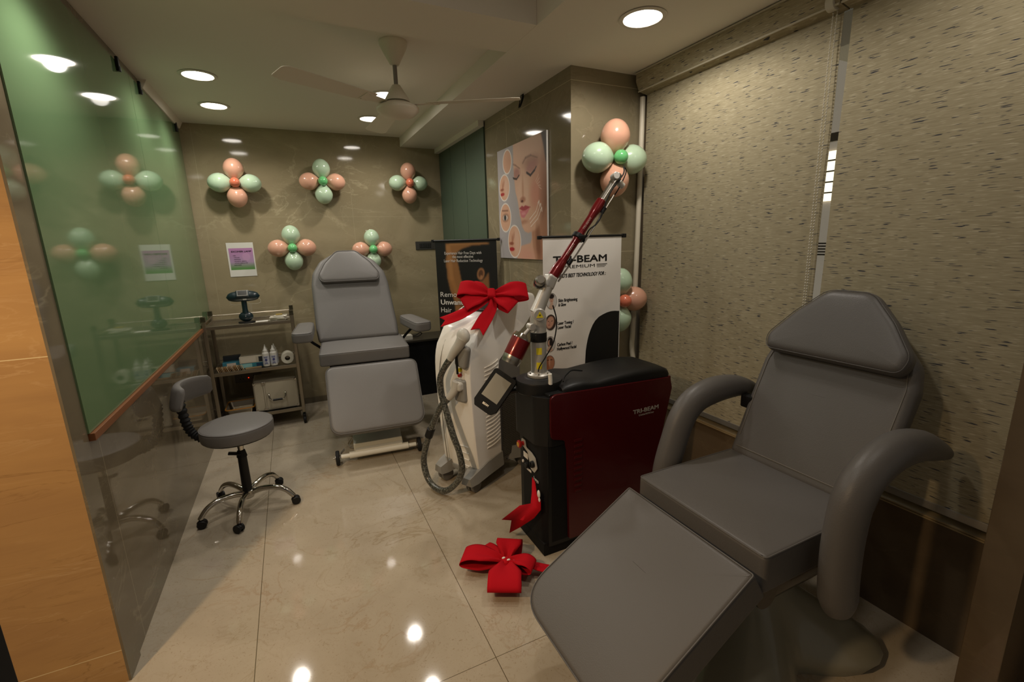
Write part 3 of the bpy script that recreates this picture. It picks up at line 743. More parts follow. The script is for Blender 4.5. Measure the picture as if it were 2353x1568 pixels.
for (u, v, s_, u1_) in ((.171, .224, 'Skin Brightening', .384), (.171, .240, '& Glow', .255), (.162, .308, 'Laser Toning /', .341), (.161, .324, 'Laser Facial', .31), (.155, .389, 'Carbon Peel /', .327), (.153, .405, 'Hollywood Facial', .373)):
    ttext(s_, u, v, .026, u1_, bold=.0008)
def medallion(u, v, ru, rv, kind):
    q = Pic(34, 46, '#c9c4bd'); 
    if kind == 0: q.ell(.5, .40, .2, .22, '#c9a48c', .2); q.ell(.5, .2, .25, .15, '#241a16', .3); q.poly([(.42, .55), (.6, .55), (.7, .8), (.85, 1), (.15, 1), (.3, .8)], '#c7a58e', 2); q.ell(.5, .5, .06, .02, '#a34444', .5); q.ell(.42, .38, .05, .015, '#2b1c18', .5); q.ell(.58, .38, .05, .015, '#2b1c18', .5)
    if kind == 1: q.a[:] = q.c('#3c2a22'); q.ell(.45, .5, .36, .40, '#c2927a', .25, rot=.3); q.ell(.35, .66, .09, .03, '#a03f3f', .5); q.ell(.3, .42, .07, .02, '#2a1b16', .5, rot=.2); q.ell(.62, .42, .08, .02, '#2a1b16', .5, rot=-.2); q.ell(.42, .53, .04, .07, '#a97560', .7)
    if kind == 2: q.ell(.5, .4, .27, .34, '#1c1412', .3); q.ell(.43, .42, .16, .2, '#c39a82', .3); q.ell(.55, .42, .12, .22, '#2a2220', .4); q.poly([(.3, .65), (.6, .6), (.7, .8), (.8, 1), (.15, 1), (.2, .8)], '#c7a58e', 2); q.ell(.42, .54, .06, .02, '#9b4545', .5)
    if kind == 3: q.a[:] = q.c('#b98062'); q.ell(.3, .5, .25, .5, '#8f5638', .8, .6); q.ell(.5, .45, .08, .3, '#d3a184', .8); q.ell(.35, .3, .1, .03, '#3a221a', .5); q.ell(.68, .3, .1, .03, '#3a221a', .5)
    keep = ((q.u-.5)**2+(q.v-.5)**2)[:-1, :-1] < .245
    mm = Matrix.Translation((WP.x+(cu_(u)-ru)*WWd, WP.y-.0016, 1.62-(v-rv)*1.6)) @ frame((0, 0, 0), (1, 0, 0), (0, 0, 1), (0, -1, 0))
    q.mesh('portrait_circle', mm, ru*2*WWd, rv*2*1.6, t, True, keep=keep)
    b = B(); cc = Vector((WP.x+cu_(u)*WWd, WP.y-.0018, 1.62-v*1.6)); b.tube([cc+Vector((ru*WWd*math.cos(a), 0, rv*1.6*math.sin(a))) for a in [2*PI*k/36 for k in range(38)]], .0008, seg=5, cap=False); b.obj('circle_outline', M('outline_grey', '#5c5852', .6), t, True)
for k, (u, v) in enumerate(((.095, .218), (.083, .296), (.076, .377), (.066, .449))): medallion(u, v, .064, .029, k)
# ------------------------------------------------------------------ steel trolley
t = T('instrument_trolley', 'stainless steel three-shelf trolley on castors against the back wall', 'trolley', (.37, -.35, 0))
x0, x1, y0, y1 = .035, .705, -.555, -.155
for (x, y) in ((x0, y0), (x1, y0), (x0, y1), (x1, y1)):
    b = B(); b.box((x, y, .565), (.028, .028, .93), .003); b.obj('leg', m_steel, t, True)
    b = B(); b.box((x, y, 1.045), (.034, .034, .04), .003); b.box((x, y, 1.03), (.036, .036, .012), .002); b.obj('leg_cap', M('cap_dark', '#55503f', .3, metal=.8), t, True)
    cst = B(); cst.cyl((x, y, .10), (x, y, .078), .012, seg=12); cst.box((x, y-.012, .06), (.030, .05, .05), .006); cs = cst.obj('castor', m_black, t, True)
    b = B(); b.cyl((x-.012, y-.022, .033), (x+.012, y-.022, .033), .033, seg=20, bev=.004); b.obj('wheel', m_rubber, cs, True)
for z, nm in ((.965, 'top_shelf'), (.555, 'middle_shelf'), (.14, 'bottom_shelf')):
    b = B(); b.box(((x0+x1)/2, (y0+y1)/2, z-.006), (x1-x0, y1-y0, .006))
    for (yy) in (y0, y1): b.box(((x0+x1)/2, yy, z), (x1-x0-.02, .018, .03), .003)
    for (xx) in (x0, x1): b.box((xx, (y0+y1)/2, z), (.018, y1-y0-.02, .03), .003)
    b.obj(nm, m_steel, t, True)
b = B(); b.cyl((x0, y1, 1.02), (x1, y1, 1.02), .008, seg=10); b.obj('rail', m_steel, t, True)
b = B(); b.cyl((x0, y0, 1.005), (x0, y1, 1.005), .007, seg=10); b.obj('rail', m_steel, t, True)
b = B(); b.cyl((x1, y0, 1.005), (x1, y1, 1.005), .007, seg=10); b.obj('rail', m_steel, t, True)
b = B(); b.cyl((x0, y1, .60), (x1, y1, .60), .006, seg=10); b.obj('rail', m_steel, t, True)
# dark teal excimer lamp standing on the tray
m_teal = M('dark_teal_plastic', '#12262c', .3, coat=.3)
dx, dy, dz = .335, -.36, .9625
t = T('excimer_lamp', 'dark teal handheld lamp device with small screen standing on the trolley top', 'medical device', (dx, dy, dz))
def DV(x, y, z): return (x, y, z)
b = B(); b.lathe([(.058, 0), (.062, .004), (.060, .010), (.02, .012)], Matrix.Diagonal((1.1, .8, 1, 1)), 32); b.obj('foot', m_black, t)
b = B(); b.sph((0, 0, .055), .058, 26, (1.0, .55, .78)); b.obj('lower_body', m_teal, t)
b = B(); b.tube([(0, 0, .06), (0, 0, .12), (0, 0, .19), (0, 0, .22)], .026, seg=18, rfun=lambda q: 1.15-.35*math.sin(PI*q)); b.obj('handle', m_teal, t)
b = B(); rows = []
for k in range(17):
    q = -1+2*k/16; rr = .047*(1-abs(q)**3.2)**.5+.0006; rows.append([(q*.132, rr*.9*math.cos(2*PI*j/18), .238+rr*math.sin(2*PI*j/18)-abs(q)**2*.004) for j in range(18)])
b.grid(rows, closev=True); b.obj('head', m_teal, t)
b = B(); b.box((0, 0, 0), (.104, .05, .064), .008, Matrix.Translation((0, -.022, .256)) @ Matrix.Rotation(-.45, 4, 'X')); hd = b.obj('screen_housing', m_teal, t)
sm = Matrix.Translation((0, -.024, .258)) @ Matrix.Rotation(-.45, 4, 'X')
b = B(); b.box((0, 0, 0), (.084, .006, .052), .003, sm @ Matrix.Translation((0, -.026, 0))); b.obj('screen_bezel', m_hg, hd)
b = B(); b.box((0, 0, 0), (.070, .004, .040), .001, sm @ Matrix.Translation((0, -.029, .002))); b.obj('screen', M('lcd', '#2a2a25', .3), hd)
b = B(); b.box((.012, -.040, .212), (.03, .004, .012), .001); b.obj('badge', m_alud, t)
b = B(); b.cyl((0, -.030, .062), (0, -.034, .062), .004, seg=10); b.obj('screw', m_alud, t)
# clear goggles behind the lamp
t2 = T('clear_goggles', 'clear plastic safety glasses behind the dark teal lamp', 'glasses', (.335, -.25, .96))
b = B()
for s_ in (-1, 1): b.X = Matrix.Translation((.335+s_*.07, -.262, 1.143)); b.tube([(-.05, 0, 0), (-.02, 0, .02), (.03, 0, .022), (.055, 0, .01), (.05, 0, -.02), (0, 0, -.026), (-.045, 0, -.02), (-.05, 0, 0)], .0022, seg=6, smoothit=4)
b.obj('lens_rims', M('clear_plastic', '#cfc8b4', .1, alpha=.5), t2, True)
# put on a small acrylic stand
b = B(); b.box((.335, -.25, 1.045), (.10, .03, .165), .004); b.obj('acrylic_stand', M('acrylic', '#c9c2ae', .08, alpha=.12), t2, True)
# paper packets
t = T('gauze_packets', 'pile of transparent packets with white gauze on the right end of the trolley top', 'packets', (.60, -.37, .962))
for k in range(5):
    b = B(); a = random.uniform(-.4, .4); b.box((random.uniform(-.02, .02), random.uniform(-.02, .02), .006+.009*k), (.15-.01*k, .11, .007), .003, Matrix.Rotation(a, 4, 'Z')); b.obj('packet', M('film_white', '#cfcabb', .25, coat=.6), t)
b = B(); b.box((0, 0, .052), (.055, .04, .008), .003, Matrix.Rotation(.2, 4, 'Z')); b.obj('yellow_label', M('mustard', '#a8904a', .5), t)
b = B(); b.box((.455, -.37, .964), (.10, .07, .003), .001); tag(b.obj('small_card', m_paper), 'small white card lying beside the lamp foot on the trolley top', 'card')
# bottles
mb = M('bottle_plastic', '#d9d6cd', .3)
def bottle(x, y, label):
    t = T('gel_bottle', label, 'bottle', (x, y, .566), 0, 'white gel bottles on the middle shelf')
    b = B(); b.lathe([(.026, 0), (.029, .004), (.029, .115), (.027, .122), (.018, .130)], seg=24); b.obj('body', mb, t)
    b = B(); b.lathe([(.0295, .02), (.0295, .095)], seg=24, cap=False); b.obj('label', M('bottle_label', '#c9cbd3', .4), t)
    b = B(); b.prism([(-.010, -.004), (0, -.016), (.012, -.004), (.008, .010), (-.006, .010)], .002, look((.0, -.030, .062), (0, -1, 0))); b.box((0, -.0296, .088), (.03, .001, .004)); b.box((0, -.0296, .080), (.024, .001, .003)); b.box((0, -.0296, .034), (.02, .001, .006)); b.box((0, -.0296, .025), (.028, .001, .003)); b.obj('label_print', M('blue_print', '#4a4f86', .5), t)
    b = B(); b.lathe([(.019, .128), (.020, .132), (.020, .146), (.014, .150), (.008, .165), (.004, .182), (.002, .186)], seg=20); b.obj('nozzle_cap', mb, t)
    return t
bt0 = bottle(.450, -.475, 'white gel bottle in front, left of the front pair')
for x, y, l in ((.512, -.475, 'white gel bottle in front, between the other front bottle and the tissue roll'), (.448, -.40, 'white gel bottle behind the left front bottle'), (.520, -.40, 'white gel bottle behind the right front bottle')):
    copy_tree(bt0, (x, y, .566), label=l)
b = B(); mt = look((.625, -.50, .620), (0, 1, 0)); b.lathe([(.022, 0), (.05, 0), (.053, .003), (.053, .10), (.05, .103), (.022, .103), (.022, 0)], mt, 32, cap=False)
t = T('tissue_roll', 'white tissue roll lying beside the gel bottles on the middle shelf', 'tissue roll', (.625, -.45, .567)); b.obj('paper', M('tissue', '#d3cdbc', .8), t, True)
b = B(); b.lathe([(.0215, .002), (.0215, .10)], mt, 24, cap=False); b.obj('core', M('cardboard_core', '#4a443a', .8), t, True)
def carton(name, c, d, mt, label, rz=0, strip=None):
    t = T(name, label, 'box', c, rz, None)
    b = B(); b.box((0, 0, d[2]/2), d, .0015); b.obj('carton', mt, t)
    if strip:
        for sx, sw, sc in strip:
            b = B(); b.box((sx, -d[1]/2-.0006, d[2]/2), (sw, .001, d[2]*.8)); b.obj('printed_panel', M('pp'+sc, sc, .5), t)
    return t
carton('glove_box', (.17, -.40, .566), (.135, .09, .062), M('blue_card', '#35788a', .5), 'blue glove box at the left of the middle shelf', .05, [(0, .07, '#c9b9a8')])
carton('glove_box', (.17, -.315, .566), (.14, .05, .10), M('dark_card', '#2d3236', .5), 'dark carton behind the blue glove box', .05)
carton('glove_box', (.34, -.42, .566), (.20, .10, .042), M('teal_card', '#37808d', .5), 'teal carton at the middle of the shelf under the white carton', -.03, [(-.05, .09, '#8fc0bd'), (.06, .06, '#1d3f5c')])
carton('mask_box', (.34, -.42, .609), (.20, .10, .058), M('cream_card', '#b9b09c', .5), 'cream carton lying on the teal carton', -.03, [(.075, .045, '#20262a'), (-.03, .12, '#cbc3b1')])
b = B(); b.box((.345, -.515, .572), (.13, .045, .012), .004, Matrix.Rotation(.05, 4, 'Z')); tag(b.obj('folded_cloth', M('brown_cloth', '#85704f', .8)), 'small folded tan pad in front of the teal carton', 'pad')
# wooden sticks leaning in a row
for k in range(16):
    x = .075+k*.0125; b = B(); lean = -.35+.05*math.sin(k*2.1)
    b.box((0, 0, .022), (.0035, .05, .048), .001, Matrix.Rotation(lean, 4, 'Y') @ Matrix.Rotation(.1*math.sin(k), 4, 'Z'))
    o = b.obj('sachet', M('tan_sachet', '#9a7a50', .7) if k % 3 else M('cream_sachet', '#c1ab86', .7)); o.location = (x, -.51, .566)
    tag(o, 'tan paper sachet in the row along the left front of the middle shelf', 'sachet', 'paper sachets standing in a row on the middle shelf')
# aluminium case
t = T('equipment_case', 'silver-white aluminium case with black handle on the bottom shelf', 'case', (.50, -.37, .157))
cxx, cyy_, cz = .495, -.37, .295; cd_ = (.355, .30, .27)
b = B(); b.box((cxx, cyy_, cz), cd_, .003); b.obj('shell', M('case_panel', '#b3a993', .5), t, True)
b = B()
for sx in (-1, 1):
    for sz in (-1, 1):
        b.box((cxx+sx*.175, cyy_, cz+sz*.132), (.010, .304, .010), .002)
    b.box((cxx+sx*.175, cyy_-.149, cz), (.010, .008, .27), .002)
for sz in (-1, 1): b.box((cxx, cyy_-.149, cz+sz*.132), (.355, .008, .010), .002)
b.box((cxx-.10, cyy_-.150, cz), (.004, .004, .262)); b.box((cxx-.085, cyy_-.150, cz), (.003, .003, .262)); b.obj('edge_trim', m_alu, t, True)
for sx in (-1, 1):
    for sz in (-1, 1):
        b = B(); b.box((cxx+sx*.170, cyy_-.148, cz+sz*.126), (.024, .016, .022), .005); b.obj('corner_cap', m_chrome, t, True)
for sz in (-1, 1): b = B(); b.box((cxx-.095, cyy_-.152, cz+sz*.122), (.035, .012, .02), .004); b.obj('latch', m_chrome, t, True)
b = B(); zz = cz-.01
b.tube([(cxx-.06, cyy_-.15, zz+.03), (cxx-.06, cyy_-.175, zz+.028), (cxx-.058, cyy_-.185, zz+.0), (cxx-.045, cyy_-.187, zz-.022), (cxx-.03, cyy_-.187, zz-.026)], .007, seg=10, smoothit=3)
b.tube([(cxx+.075, cyy_-.15, zz+.03), (cxx+.075, cyy_-.175, zz+.028), (cxx+.073, cyy_-.185, zz+.0), (cxx+.06, cyy_-.187, zz-.022), (cxx+.045, cyy_-.187, zz-.026)], .007, seg=10, smoothit=3)
hh = b.obj('handle', m_chrome, t, True)
b = B(); b.cyl((cxx-.032, cyy_-.187, zz-.026), (cxx+.047, cyy_-.187, zz-.026), .010, seg=14, bev=.002); b.obj('grip', m_black, hh, True)
# amber tray
t = T('kidney_tray', 'shallow steel tray with amber rim on the left of the bottom shelf', 'tray', (.19, -.38, .157))
b = B(); R0 = rpoly([(-.11, -.13), (.11, -.13), (.11, .13), (-.11, .13)], .03, 5)
b.grid([[(x*.9, y*.9, .003) for x, y in R0], [(x, y, .05) for x, y in R0], [(x*1.05, y*1.05, .054) for x, y in R0]], closev=True); b.prism([(x*.9, y*.9) for x, y in R0], .003); b.obj('dish', m_steel, t)
b = B(); P_ = [(x*1.05, y*1.05, .054) for x, y in R0]; b.tube(P_+P_[:2], .005, seg=8, cap=False); b.obj('rim', M('amber', '#a8701f', .4), t)

# ------------------------------------------------------------------ stool
SX, SY = .338, -1.975
t = T('swivel_stool', 'grey round swivel stool with small backrest and chrome five-star base', 'stool', (SX, SY, 0))
b = B(); b.lathe([(.188, .497), (.196, .503), (.199, .52), (.200, .556), (.197, .570), (.189, .577), (.14, .584), (.08, .588), (.001, .589)], seg=48)
b.tube([(.1965*math.cos(a), .1965*math.sin(a), .571) for a in [2*PI*k/48 for k in range(50)]], .0026, seg=6, cap=False); b.obj('seat', m_vinyl, t)
b = B(); b.lathe([(.10, .488), (.185, .492), (.19, .497)], seg=32); b.obj('seat_plate', m_blackm, t)
b = B(); b.cyl((0, 0, .40), (0, 0, .49), .016, .024, seg=18); b.cyl((0, 0, .33), (0, 0, .42), .013, seg=16); b.obj('gas_lift', m_chrome, t)
b = B(); b.lathe([(.030, .085), (.029, .10), (.025, .36), (.022, .378), (.010, .38)], seg=24); b.obj('column_sleeve', m_black, t)
b = B(); b.box((-.035, -.01, .385), (.07, .035, .012), .004, Matrix.Rotation(.25, 4, 'Y')); b.lathe([(.03, .355), (.022, .395)], seg=16); b.obj('lever', m_black, t)
b = B(); b.lathe([(.030, .075), (.036, .085), (.036, .125), (.028, .13)], seg=24); b.obj('hub', m_chrome, t)
for ang in (-155, -97, -19, 55, 131):
    a = math.radians(ang); X = Matrix.Rotation(a, 4, 'Z')
    b = B(); b.X = X; b.tube([(.02, 0, .105), (.08, 0, .125), (.16, 0, .13), (.225, 0, .108), (.262, 0, .070), (.272, 0, .056)], .0165, seg=14, smoothit=5, sy=1.0, rfun=lambda q: 1.12-.25*q); leg = b.obj('leg', m_chrome, t)
    b = B(); b.X = X @ Matrix.Translation((.274, 0, 0)) @ Matrix.Rotation(.6+ang, 4, 'Z'); b.cyl((0, 0, .030), (0, 0, .062), .006, seg=10)
    for s_ in (-1, 1): b.cyl((.008, s_*.006, .026), (.008, s_*.021, .026), .026, seg=20, bev=.003)
    b.sph((.004, 0, .034), .024, 16, (1, .7, .75)); b.obj('castor', m_black, t)
# bellows arm and curved backrest
b = B(); path = catmull([Vector(p_) for p_ in [(-.14, .045, .492), (-.20, .062, .495), (-.250, .080, .54), (-.272, .088, .62), (-.283, .092, .73)]], 12)
n = len(path)
b.tube(path, .025, seg=18, rfun=lambda q: 1+.17*math.cos(q*PI*2*15)); b.obj('bellows', m_rubber, t)
b = B(); rows = []
c0 = Vector((-.285, .09, .79)); fwd_a = math.atan2(-.30, .95)
n1 = 26
outer = []
for i in range(n1+1):
    q = -1+2*i/n1; th = fwd_a+PI + q*1.10; Rr = .20
    ctr = Vector((c0.x + math.cos(fwd_a)*Rr, c0.y + math.sin(fwd_a)*Rr, .79)); o_ = Vector((math.cos(th), math.sin(th), 0))
    hh_ = .074*(1-.22*abs(q)**3); th_ = .026*(1-.5*abs(q)**6)
    if abs(q) == 1: hh_ *= .72; th_ *= .45
    row = []
    for j in range(16):
        a = 2*PI*j/16; cx_ = math.copysign(abs(math.cos(a))**.6, math.cos(a)); sz_ = math.copysign(abs(math.sin(a))**.55, math.sin(a))
        row.append(ctr + o_*(Rr*.93+cx_*th_) + Vector((0, 0, sz_*hh_)) + o_*(-.018*sz_))
    rows.append(row)
R = b.grid(rows, closev=True); b.f(list(reversed(R[0]))); b.f(R[-1]); b.obj('backrest', m_vinyl, t)

# ------------------------------------------------------------------ far treatment chair
O = (1.185, -1.66, 0); AR = -.087
t = T('treatment_chair', 'grey reclining treatment chair by the back wall, facing the camera', 'treatment chair', O, AR, 'grey reclining treatment chairs')
def PF(o, x, y, z=None):
    x = Vector(x).normalized(); y = Vector(y).normalized(); return frame(o, x, y, x.cross(y))
# seat: flat pad sloping very slightly
U = .0
out = dens(rpoly([(-.35, 0), (.35, 0), (.34, .52), (-.34, .52)], [.02, .02, .05, .05], 5), .05)
b = B(); b.pad(out, .105, .018, .008, PF((U, .33, .685), (1, 0, 0), (0, 1, .035)), seam=1); b.obj('seat', m_vinyl, t)
b = B(); b.box((U, .58, .66), (.56, .44, .04), .004); b.obj('seat_board', m_blackm, t)
out = dens(rpoly([(-.345, 0), (.345, 0), (.352, .555), (-.352, .555)], [.10, .10, .07, .07], 8), .05)
b = B(); b.pad(out, .075, .026, .008, PF((U+.035, -.055, .232), (1, 0, 0), (0, .40, .485)), seam=1); b.obj('leg_rest', m_vinyl, t)
b = B(); b.box((U+.015, .225, .43), (.5, .02, .42), .004, Matrix.Rotation(-.69, 4, 'X')); b.obj('leg_rest_board', m_blackm, t)
bo = [(-.34, 0), (.34, 0), (.345, .12), (.33, .52), (.31, .63), (.235, .745), (.12, .815), (.0, .835), (-.12, .815), (-.235, .745), (-.31, .63), (-.33, .52), (-.345, .12)]
out = dens(rpoly(bo, [.03, .03]+[.12]*11, 4), .05)
BM = PF((U-.02, .815, .775), (1, -.0, .0), (-.045, .36, .80)); b = B(); b.pad(out, .09, .035, .008, BM, seam=0)
b.obj('backrest', m_vinyl, t)
po = dens(rpoly([(-.245, .52), (.245, .52), (.265, .59), (.20, .70), (.085, .815), (-.085, .815), (-.20, .70), (-.265, .59)], [.06, .06, .06, .2, .08, .08, .2, .06], 8), .03)
b = B(); b.pad(po, .066, .030, .004, BM @ Matrix.Translation((0, .0, .088)), seam=1, seamr=.003); b.obj('headrest_pillow', m_vinyl, t)
for s_, cx_, cy_, rz_ in ((-1, -.455, .66, -.03), (1, .440, .68, .28)):
    b = B(); aw = dens(rpoly([(-.078, -.24), (.078, -.24), (.07, .18), (-.06, .18)], [.05, .05, .06, .06], 6), .03)
    b.pad(aw, .085, .022, .006, Matrix.Translation((cx_, cy_, .885)) @ Matrix.Rotation(rz_, 4, 'Z') @ Matrix.Rotation(.06, 4, 'X'), seam=1); am_ = b.obj('armrest', m_vinyl, t)
    b = B(); b.tube([(cx_, cy_+.05, .868), (cx_-s_*.05, cy_+.12, .80), (s_*.33, .82, .72), (s_*.31, .80, .66)], .012, seg=8, smoothit=4); b.obj('armrest_bracket', m_blackm, am_)
# painted lift frame
m_fr = M('cream_metal', '#efecdf', .4)
b = B(); b.box((.02, .33, .155), (.37, .68, .03), .006, Matrix.Rotation(.30, 4, 'X')); b.box((.02, .02, .07), (.36, .06, .05), .012)
b.tube([(-.20, 0, .062), (.24, 0, .062)], .026, seg=16); b.tube([(-.26, 0, .06), (.30, 0, .06)], .017, seg=12); b.box((.02, .66, .055), (.62, .07, .05), .012); b.obj('base_frame', m_fr, t)
b = B()
for s_ in (-1, 1):
    b.box((s_*.24+.02, .42, .37), (.03, .05, .62), .004, Matrix.Rotation(.55, 4, 'X')); b.box((s_*.24+.02, .52, .37), (.03, .05, .62), .004, Matrix.Rotation(-.55, 4, 'X'))
b.obj('scissor_lift', m_black, t)
b = B(); b.cyl((.05, .30, .14), (.10, .55, .60), .028, seg=14); b.obj('lift_motor', m_black, t)
for x_ in (-.285, .325):
    b = B(); b.cyl((x_-.013, 0, .055), (x_+.013, 0, .055), .055, seg=28, bev=.005); wh = b.obj('wheel', m_rubber, t)
    b = B(); b.cyl((x_-.017, 0, .055), (x_+.017, 0, .055), .022, seg=16); b.cyl((x_-.03, 0, .055), (x_+.03, 0, .055), .006, seg=10); b.obj('hub', m_alu, wh)
for x_ in (-.30, .34):
    b = B(); b.cyl((x_, .66, .0), (x_, .66, .03), .022, seg=14); b.obj('levelling_foot', m_black, t)
b = B(); b.tube([(-.24, .25, .012), (-.27, .16, .010), (-.20, .10, .010), (-.13, .13, .010), (-.15, .22, .010), (-.20, .28, .02), (-.14, .34, .09)], .004, seg=6, smoothit=5); b.obj('power_cable', m_hg, t)

# ------------------------------------------------------------------ near treatment chair (faces the glass wall)
YL, YR = -3.745, -4.315; YM = (YL+YR)/2
t = T('treatment_chair', 'large grey treatment chair with curved armrests in the right foreground', 'treatment chair', (2.2, YM, 0), 0, 'grey reclining treatment chairs')
hw = (YL-YR)/2
ex, ey = Vector((1, 0, 0)), Vector((0, 1, 0))
out = dens(rpoly([(0, -hw), (.55, -hw), (.55, hw), (0, hw)], [.018, .03, .03, .018], 5), .06)
b = B(); b.pad(out, .135, .014, .006, PF((1.945, YM, .520), ex, ey), seam=1, seamr=.0028); b.obj('seat', m_vinyld, t, True)
# leg rest
d = Vector((-.575, 0, -.345)).normalized(); nrm = Vector((-d.z*-1, 0, 0))
lx = Vector((.857, 0, .515)); ly = Vector((0, 1, 0)); lz = lx.cross(ly)
out = dens(rpoly([(0, -hw-.005), (0, hw), (-.60, hw), (-.60, -hw-.005)], [.012, .012, .14, .14], 9), .05)
lz = Vector((-.515, 0, .857))
b = B(); b.pad(out, .125, .018, .006, frame(Vector((1.895, YM, .622))-lz*.125, lx, ly, lz), seam=1, seamr=.0028); b.obj('leg_rest', m_vinyld, t, True)
b = B(); b.X = frame(Vector((1.895, YM, .622))-lz*.145, lx, ly, lz); b.box((-.28, 0, 0), (.44, .5, .025), .004); b.obj('leg_rest_board', m_blackm, t, True)
# backrest
bx = Vector((0, 1, 0)); by = Vector((.375, 0, .80)).normalized(); bz = bx.cross(by)
if bz.x > 0: bz = -bz
bx2 = by.cross(bz)
bo = [(-.285, 0), (.285, 0), (.292, .30), (.292, .47), (.27, .565), (.17, .68), (.075, .765), (0, .785), (-.075, .765), (-.17, .68), (-.27, .565), (-.292, .47), (-.292, .30)]
out = dens(rpoly(bo, [.03, .03]+[.1]*11, 4), .05)
b = B(); BN = frame(Vector((2.465, YM, .640)) - bz*.078, bx2, by, bz); b.pad(out, .078, .030, .006, BN, seam=0)
ring = [(.93*x, y*.97+.01, .076) for x, y in out]
b.obj('backrest', m_vinyld, t, True)
b = B(); b.tube([BN @ Vector((x*.90, .02+y*.95, .0795)) for x, y in out if y > .02], .0022, seg=5, cap=False); b.obj('seam', M('taupe_thread', '#6b665e', .6), t, True)
po = dens(rpoly([(-.258, .50), (.258, .50), (.275, .57), (.19, .69), (.085, .80), (-.085, .80), (-.19, .69), (-.275, .57)], [.07, .07, .07, .22, .09, .09, .22, .07], 9), .03)
b = B(); b.pad(po, .078, .034, .004, BN @ Matrix.Translation((0, 0, .076)), seam=1, seamr=.0016); b.obj('headrest_pillow', m_vinyld, t, True)
# armrests: padded bent loops
for yy, nm in ((-3.675, 'L'), (-4.395, 'R')):
    pts = [(2.16, yy, .50), (2.165, yy, .60), (2.20, yy, .72), (2.245, yy, .83), (2.31, yy, .895), (2.42, yy, .925), (2.55, yy, .925), (2.66, yy, .90), (2.76, yy, .855)]
    if nm == 'R': pts = [(2.21, yy, .43), (2.19, yy, .55), (2.185, yy, .70), (2.21, yy, .83), (2.285, yy, .90), (2.41, yy, .935), (2.55, yy, .92), (2.68, yy, .875), (2.78, yy, .835)]
    P = catmull([Vector(p_) for p_ in pts], 8)
    b = B(); b.tube(P, .062, seg=24, rfun=lambda q: (1 if q < .62 else 1-.72*((q-.62)/.38)**1.6) * (1-.25*max(0, (.06-q)/.06)), upv=(0, 1, 0), sy=.86); ar = b.obj('armrest', m_vinyld, t, True)
    s_ = 1 if nm == 'L' else -1
    b = B(); b.box((2.60, yy-s_*.06, .86), (.05, .06, .06), .008); b.obj('armrest_bracket', m_blackm, ar, True)
# under-seat housing wrapped in film, and lobed pedestal
b = B(); b.box((2.26, YM, .455), (.46, .46, .13), .03); b.cyl((2.04, -4.27, .45), (2.04, -3.79, .45), .05, seg=18); b.obj('seat_mechanism', M('dark_film', '#2a2622', .25, coat=.5), t, True)
b = B()
R0 = .17
rows = []
def lobe(a): # radius of the pedestal outline
    return .30+.14*max(0, math.cos(2*(a-math.radians(52))))**2*1.0+.05*math.cos(4*a)
for z, k_ in ((0, 1.0), (.03, 1.05), (.055, 1.1), (.08, 1.15), (.12, 1.2), (.17, 1.15), (.24, 1.0), (.32, .85), (.42, .75)):
    row = []
    for j in range(56):
        a = 2*PI*j/56
        lb = .17+.30*max(0, math.cos(a-math.radians(-40)))**6+.30*max(0, math.cos(a-math.radians(40)))**6+.34*max(0, math.cos(a-math.radians(140)))**6+.34*max(0, math.cos(a-math.radians(220)))**6
        flat = max(0, 1-max(0, z-.045)/.26); rr_ = .13*k_+.02+(lb-.12)*flat**1.6*(.96 if z == 0 else 1)
        row.append((2.27+rr_*math.cos(a), -4.02+rr_*math.sin(a), z))
    rows.append(row)
R = b.grid(rows, closev=True); b.f(R[-1]); b.f(list(reversed(R[0]))); b.obj('pedestal', M('pedestal_plastic', '#8b8775', .3, coat=.4), t, True)

# ------------------------------------------------------------------ red laser machine
t = T('laser_machine', 'black and maroon laser console with jointed arm, left of the near chair', 'laser machine', (2.15, -3.11, 0))
YN, YF = -3.262, -2.955
SP = lambda y: frame((0, y, 0), (1, 0, 0), (0, 0, 1), (0, -1, 0))
# main black body
body = rpoly([(1.79, .055), (2.36, .055), (2.40, .12), (2.555, .80), (2.555, .885), (1.80, .885), (1.80, .80), (1.79, .60)], [.01, .03, .05, .04, .02, .01, .01, .01], 4)
b = B(); b.prism(body, YF-YN, SP(YF), .012); b.obj('console_body', m_black, t, True)
b = B(); b.prism(rpoly([(1.765, .0), (2.36, .0), (2.36, .075), (1.765, .075)], .01, 3), YF-YN-.02, SP(YF-.01), .008); b.obj('plinth', m_blackm, t, True)
# front upper bulge (rounded nose) and lower chamfered front
nose = rpoly([(1.745, -2.995), (1.79, -2.94), (2.0, -2.935), (2.0, -3.265), (1.80, -3.268), (1.745, -3.21)], [.05, .04, .02, .01, .04, .05], 6)
b = B(); b.prism(nose, .255, Matrix.Translation((0, 0, .615)), .02); b.obj('nose_cover', m_black, t, True)
low = rpoly([(1.765, -3.03), (1.80, -2.985), (1.95, -2.98), (1.95, -3.262), (1.80, -3.262), (1.768, -3.235)], [.03, .02, .01, .01, .02, .03], 5)
b = B(); b.prism(low, .545, Matrix.Translation((0, 0, .075)), .01); b.obj('front_panel', m_blackm, t, True)
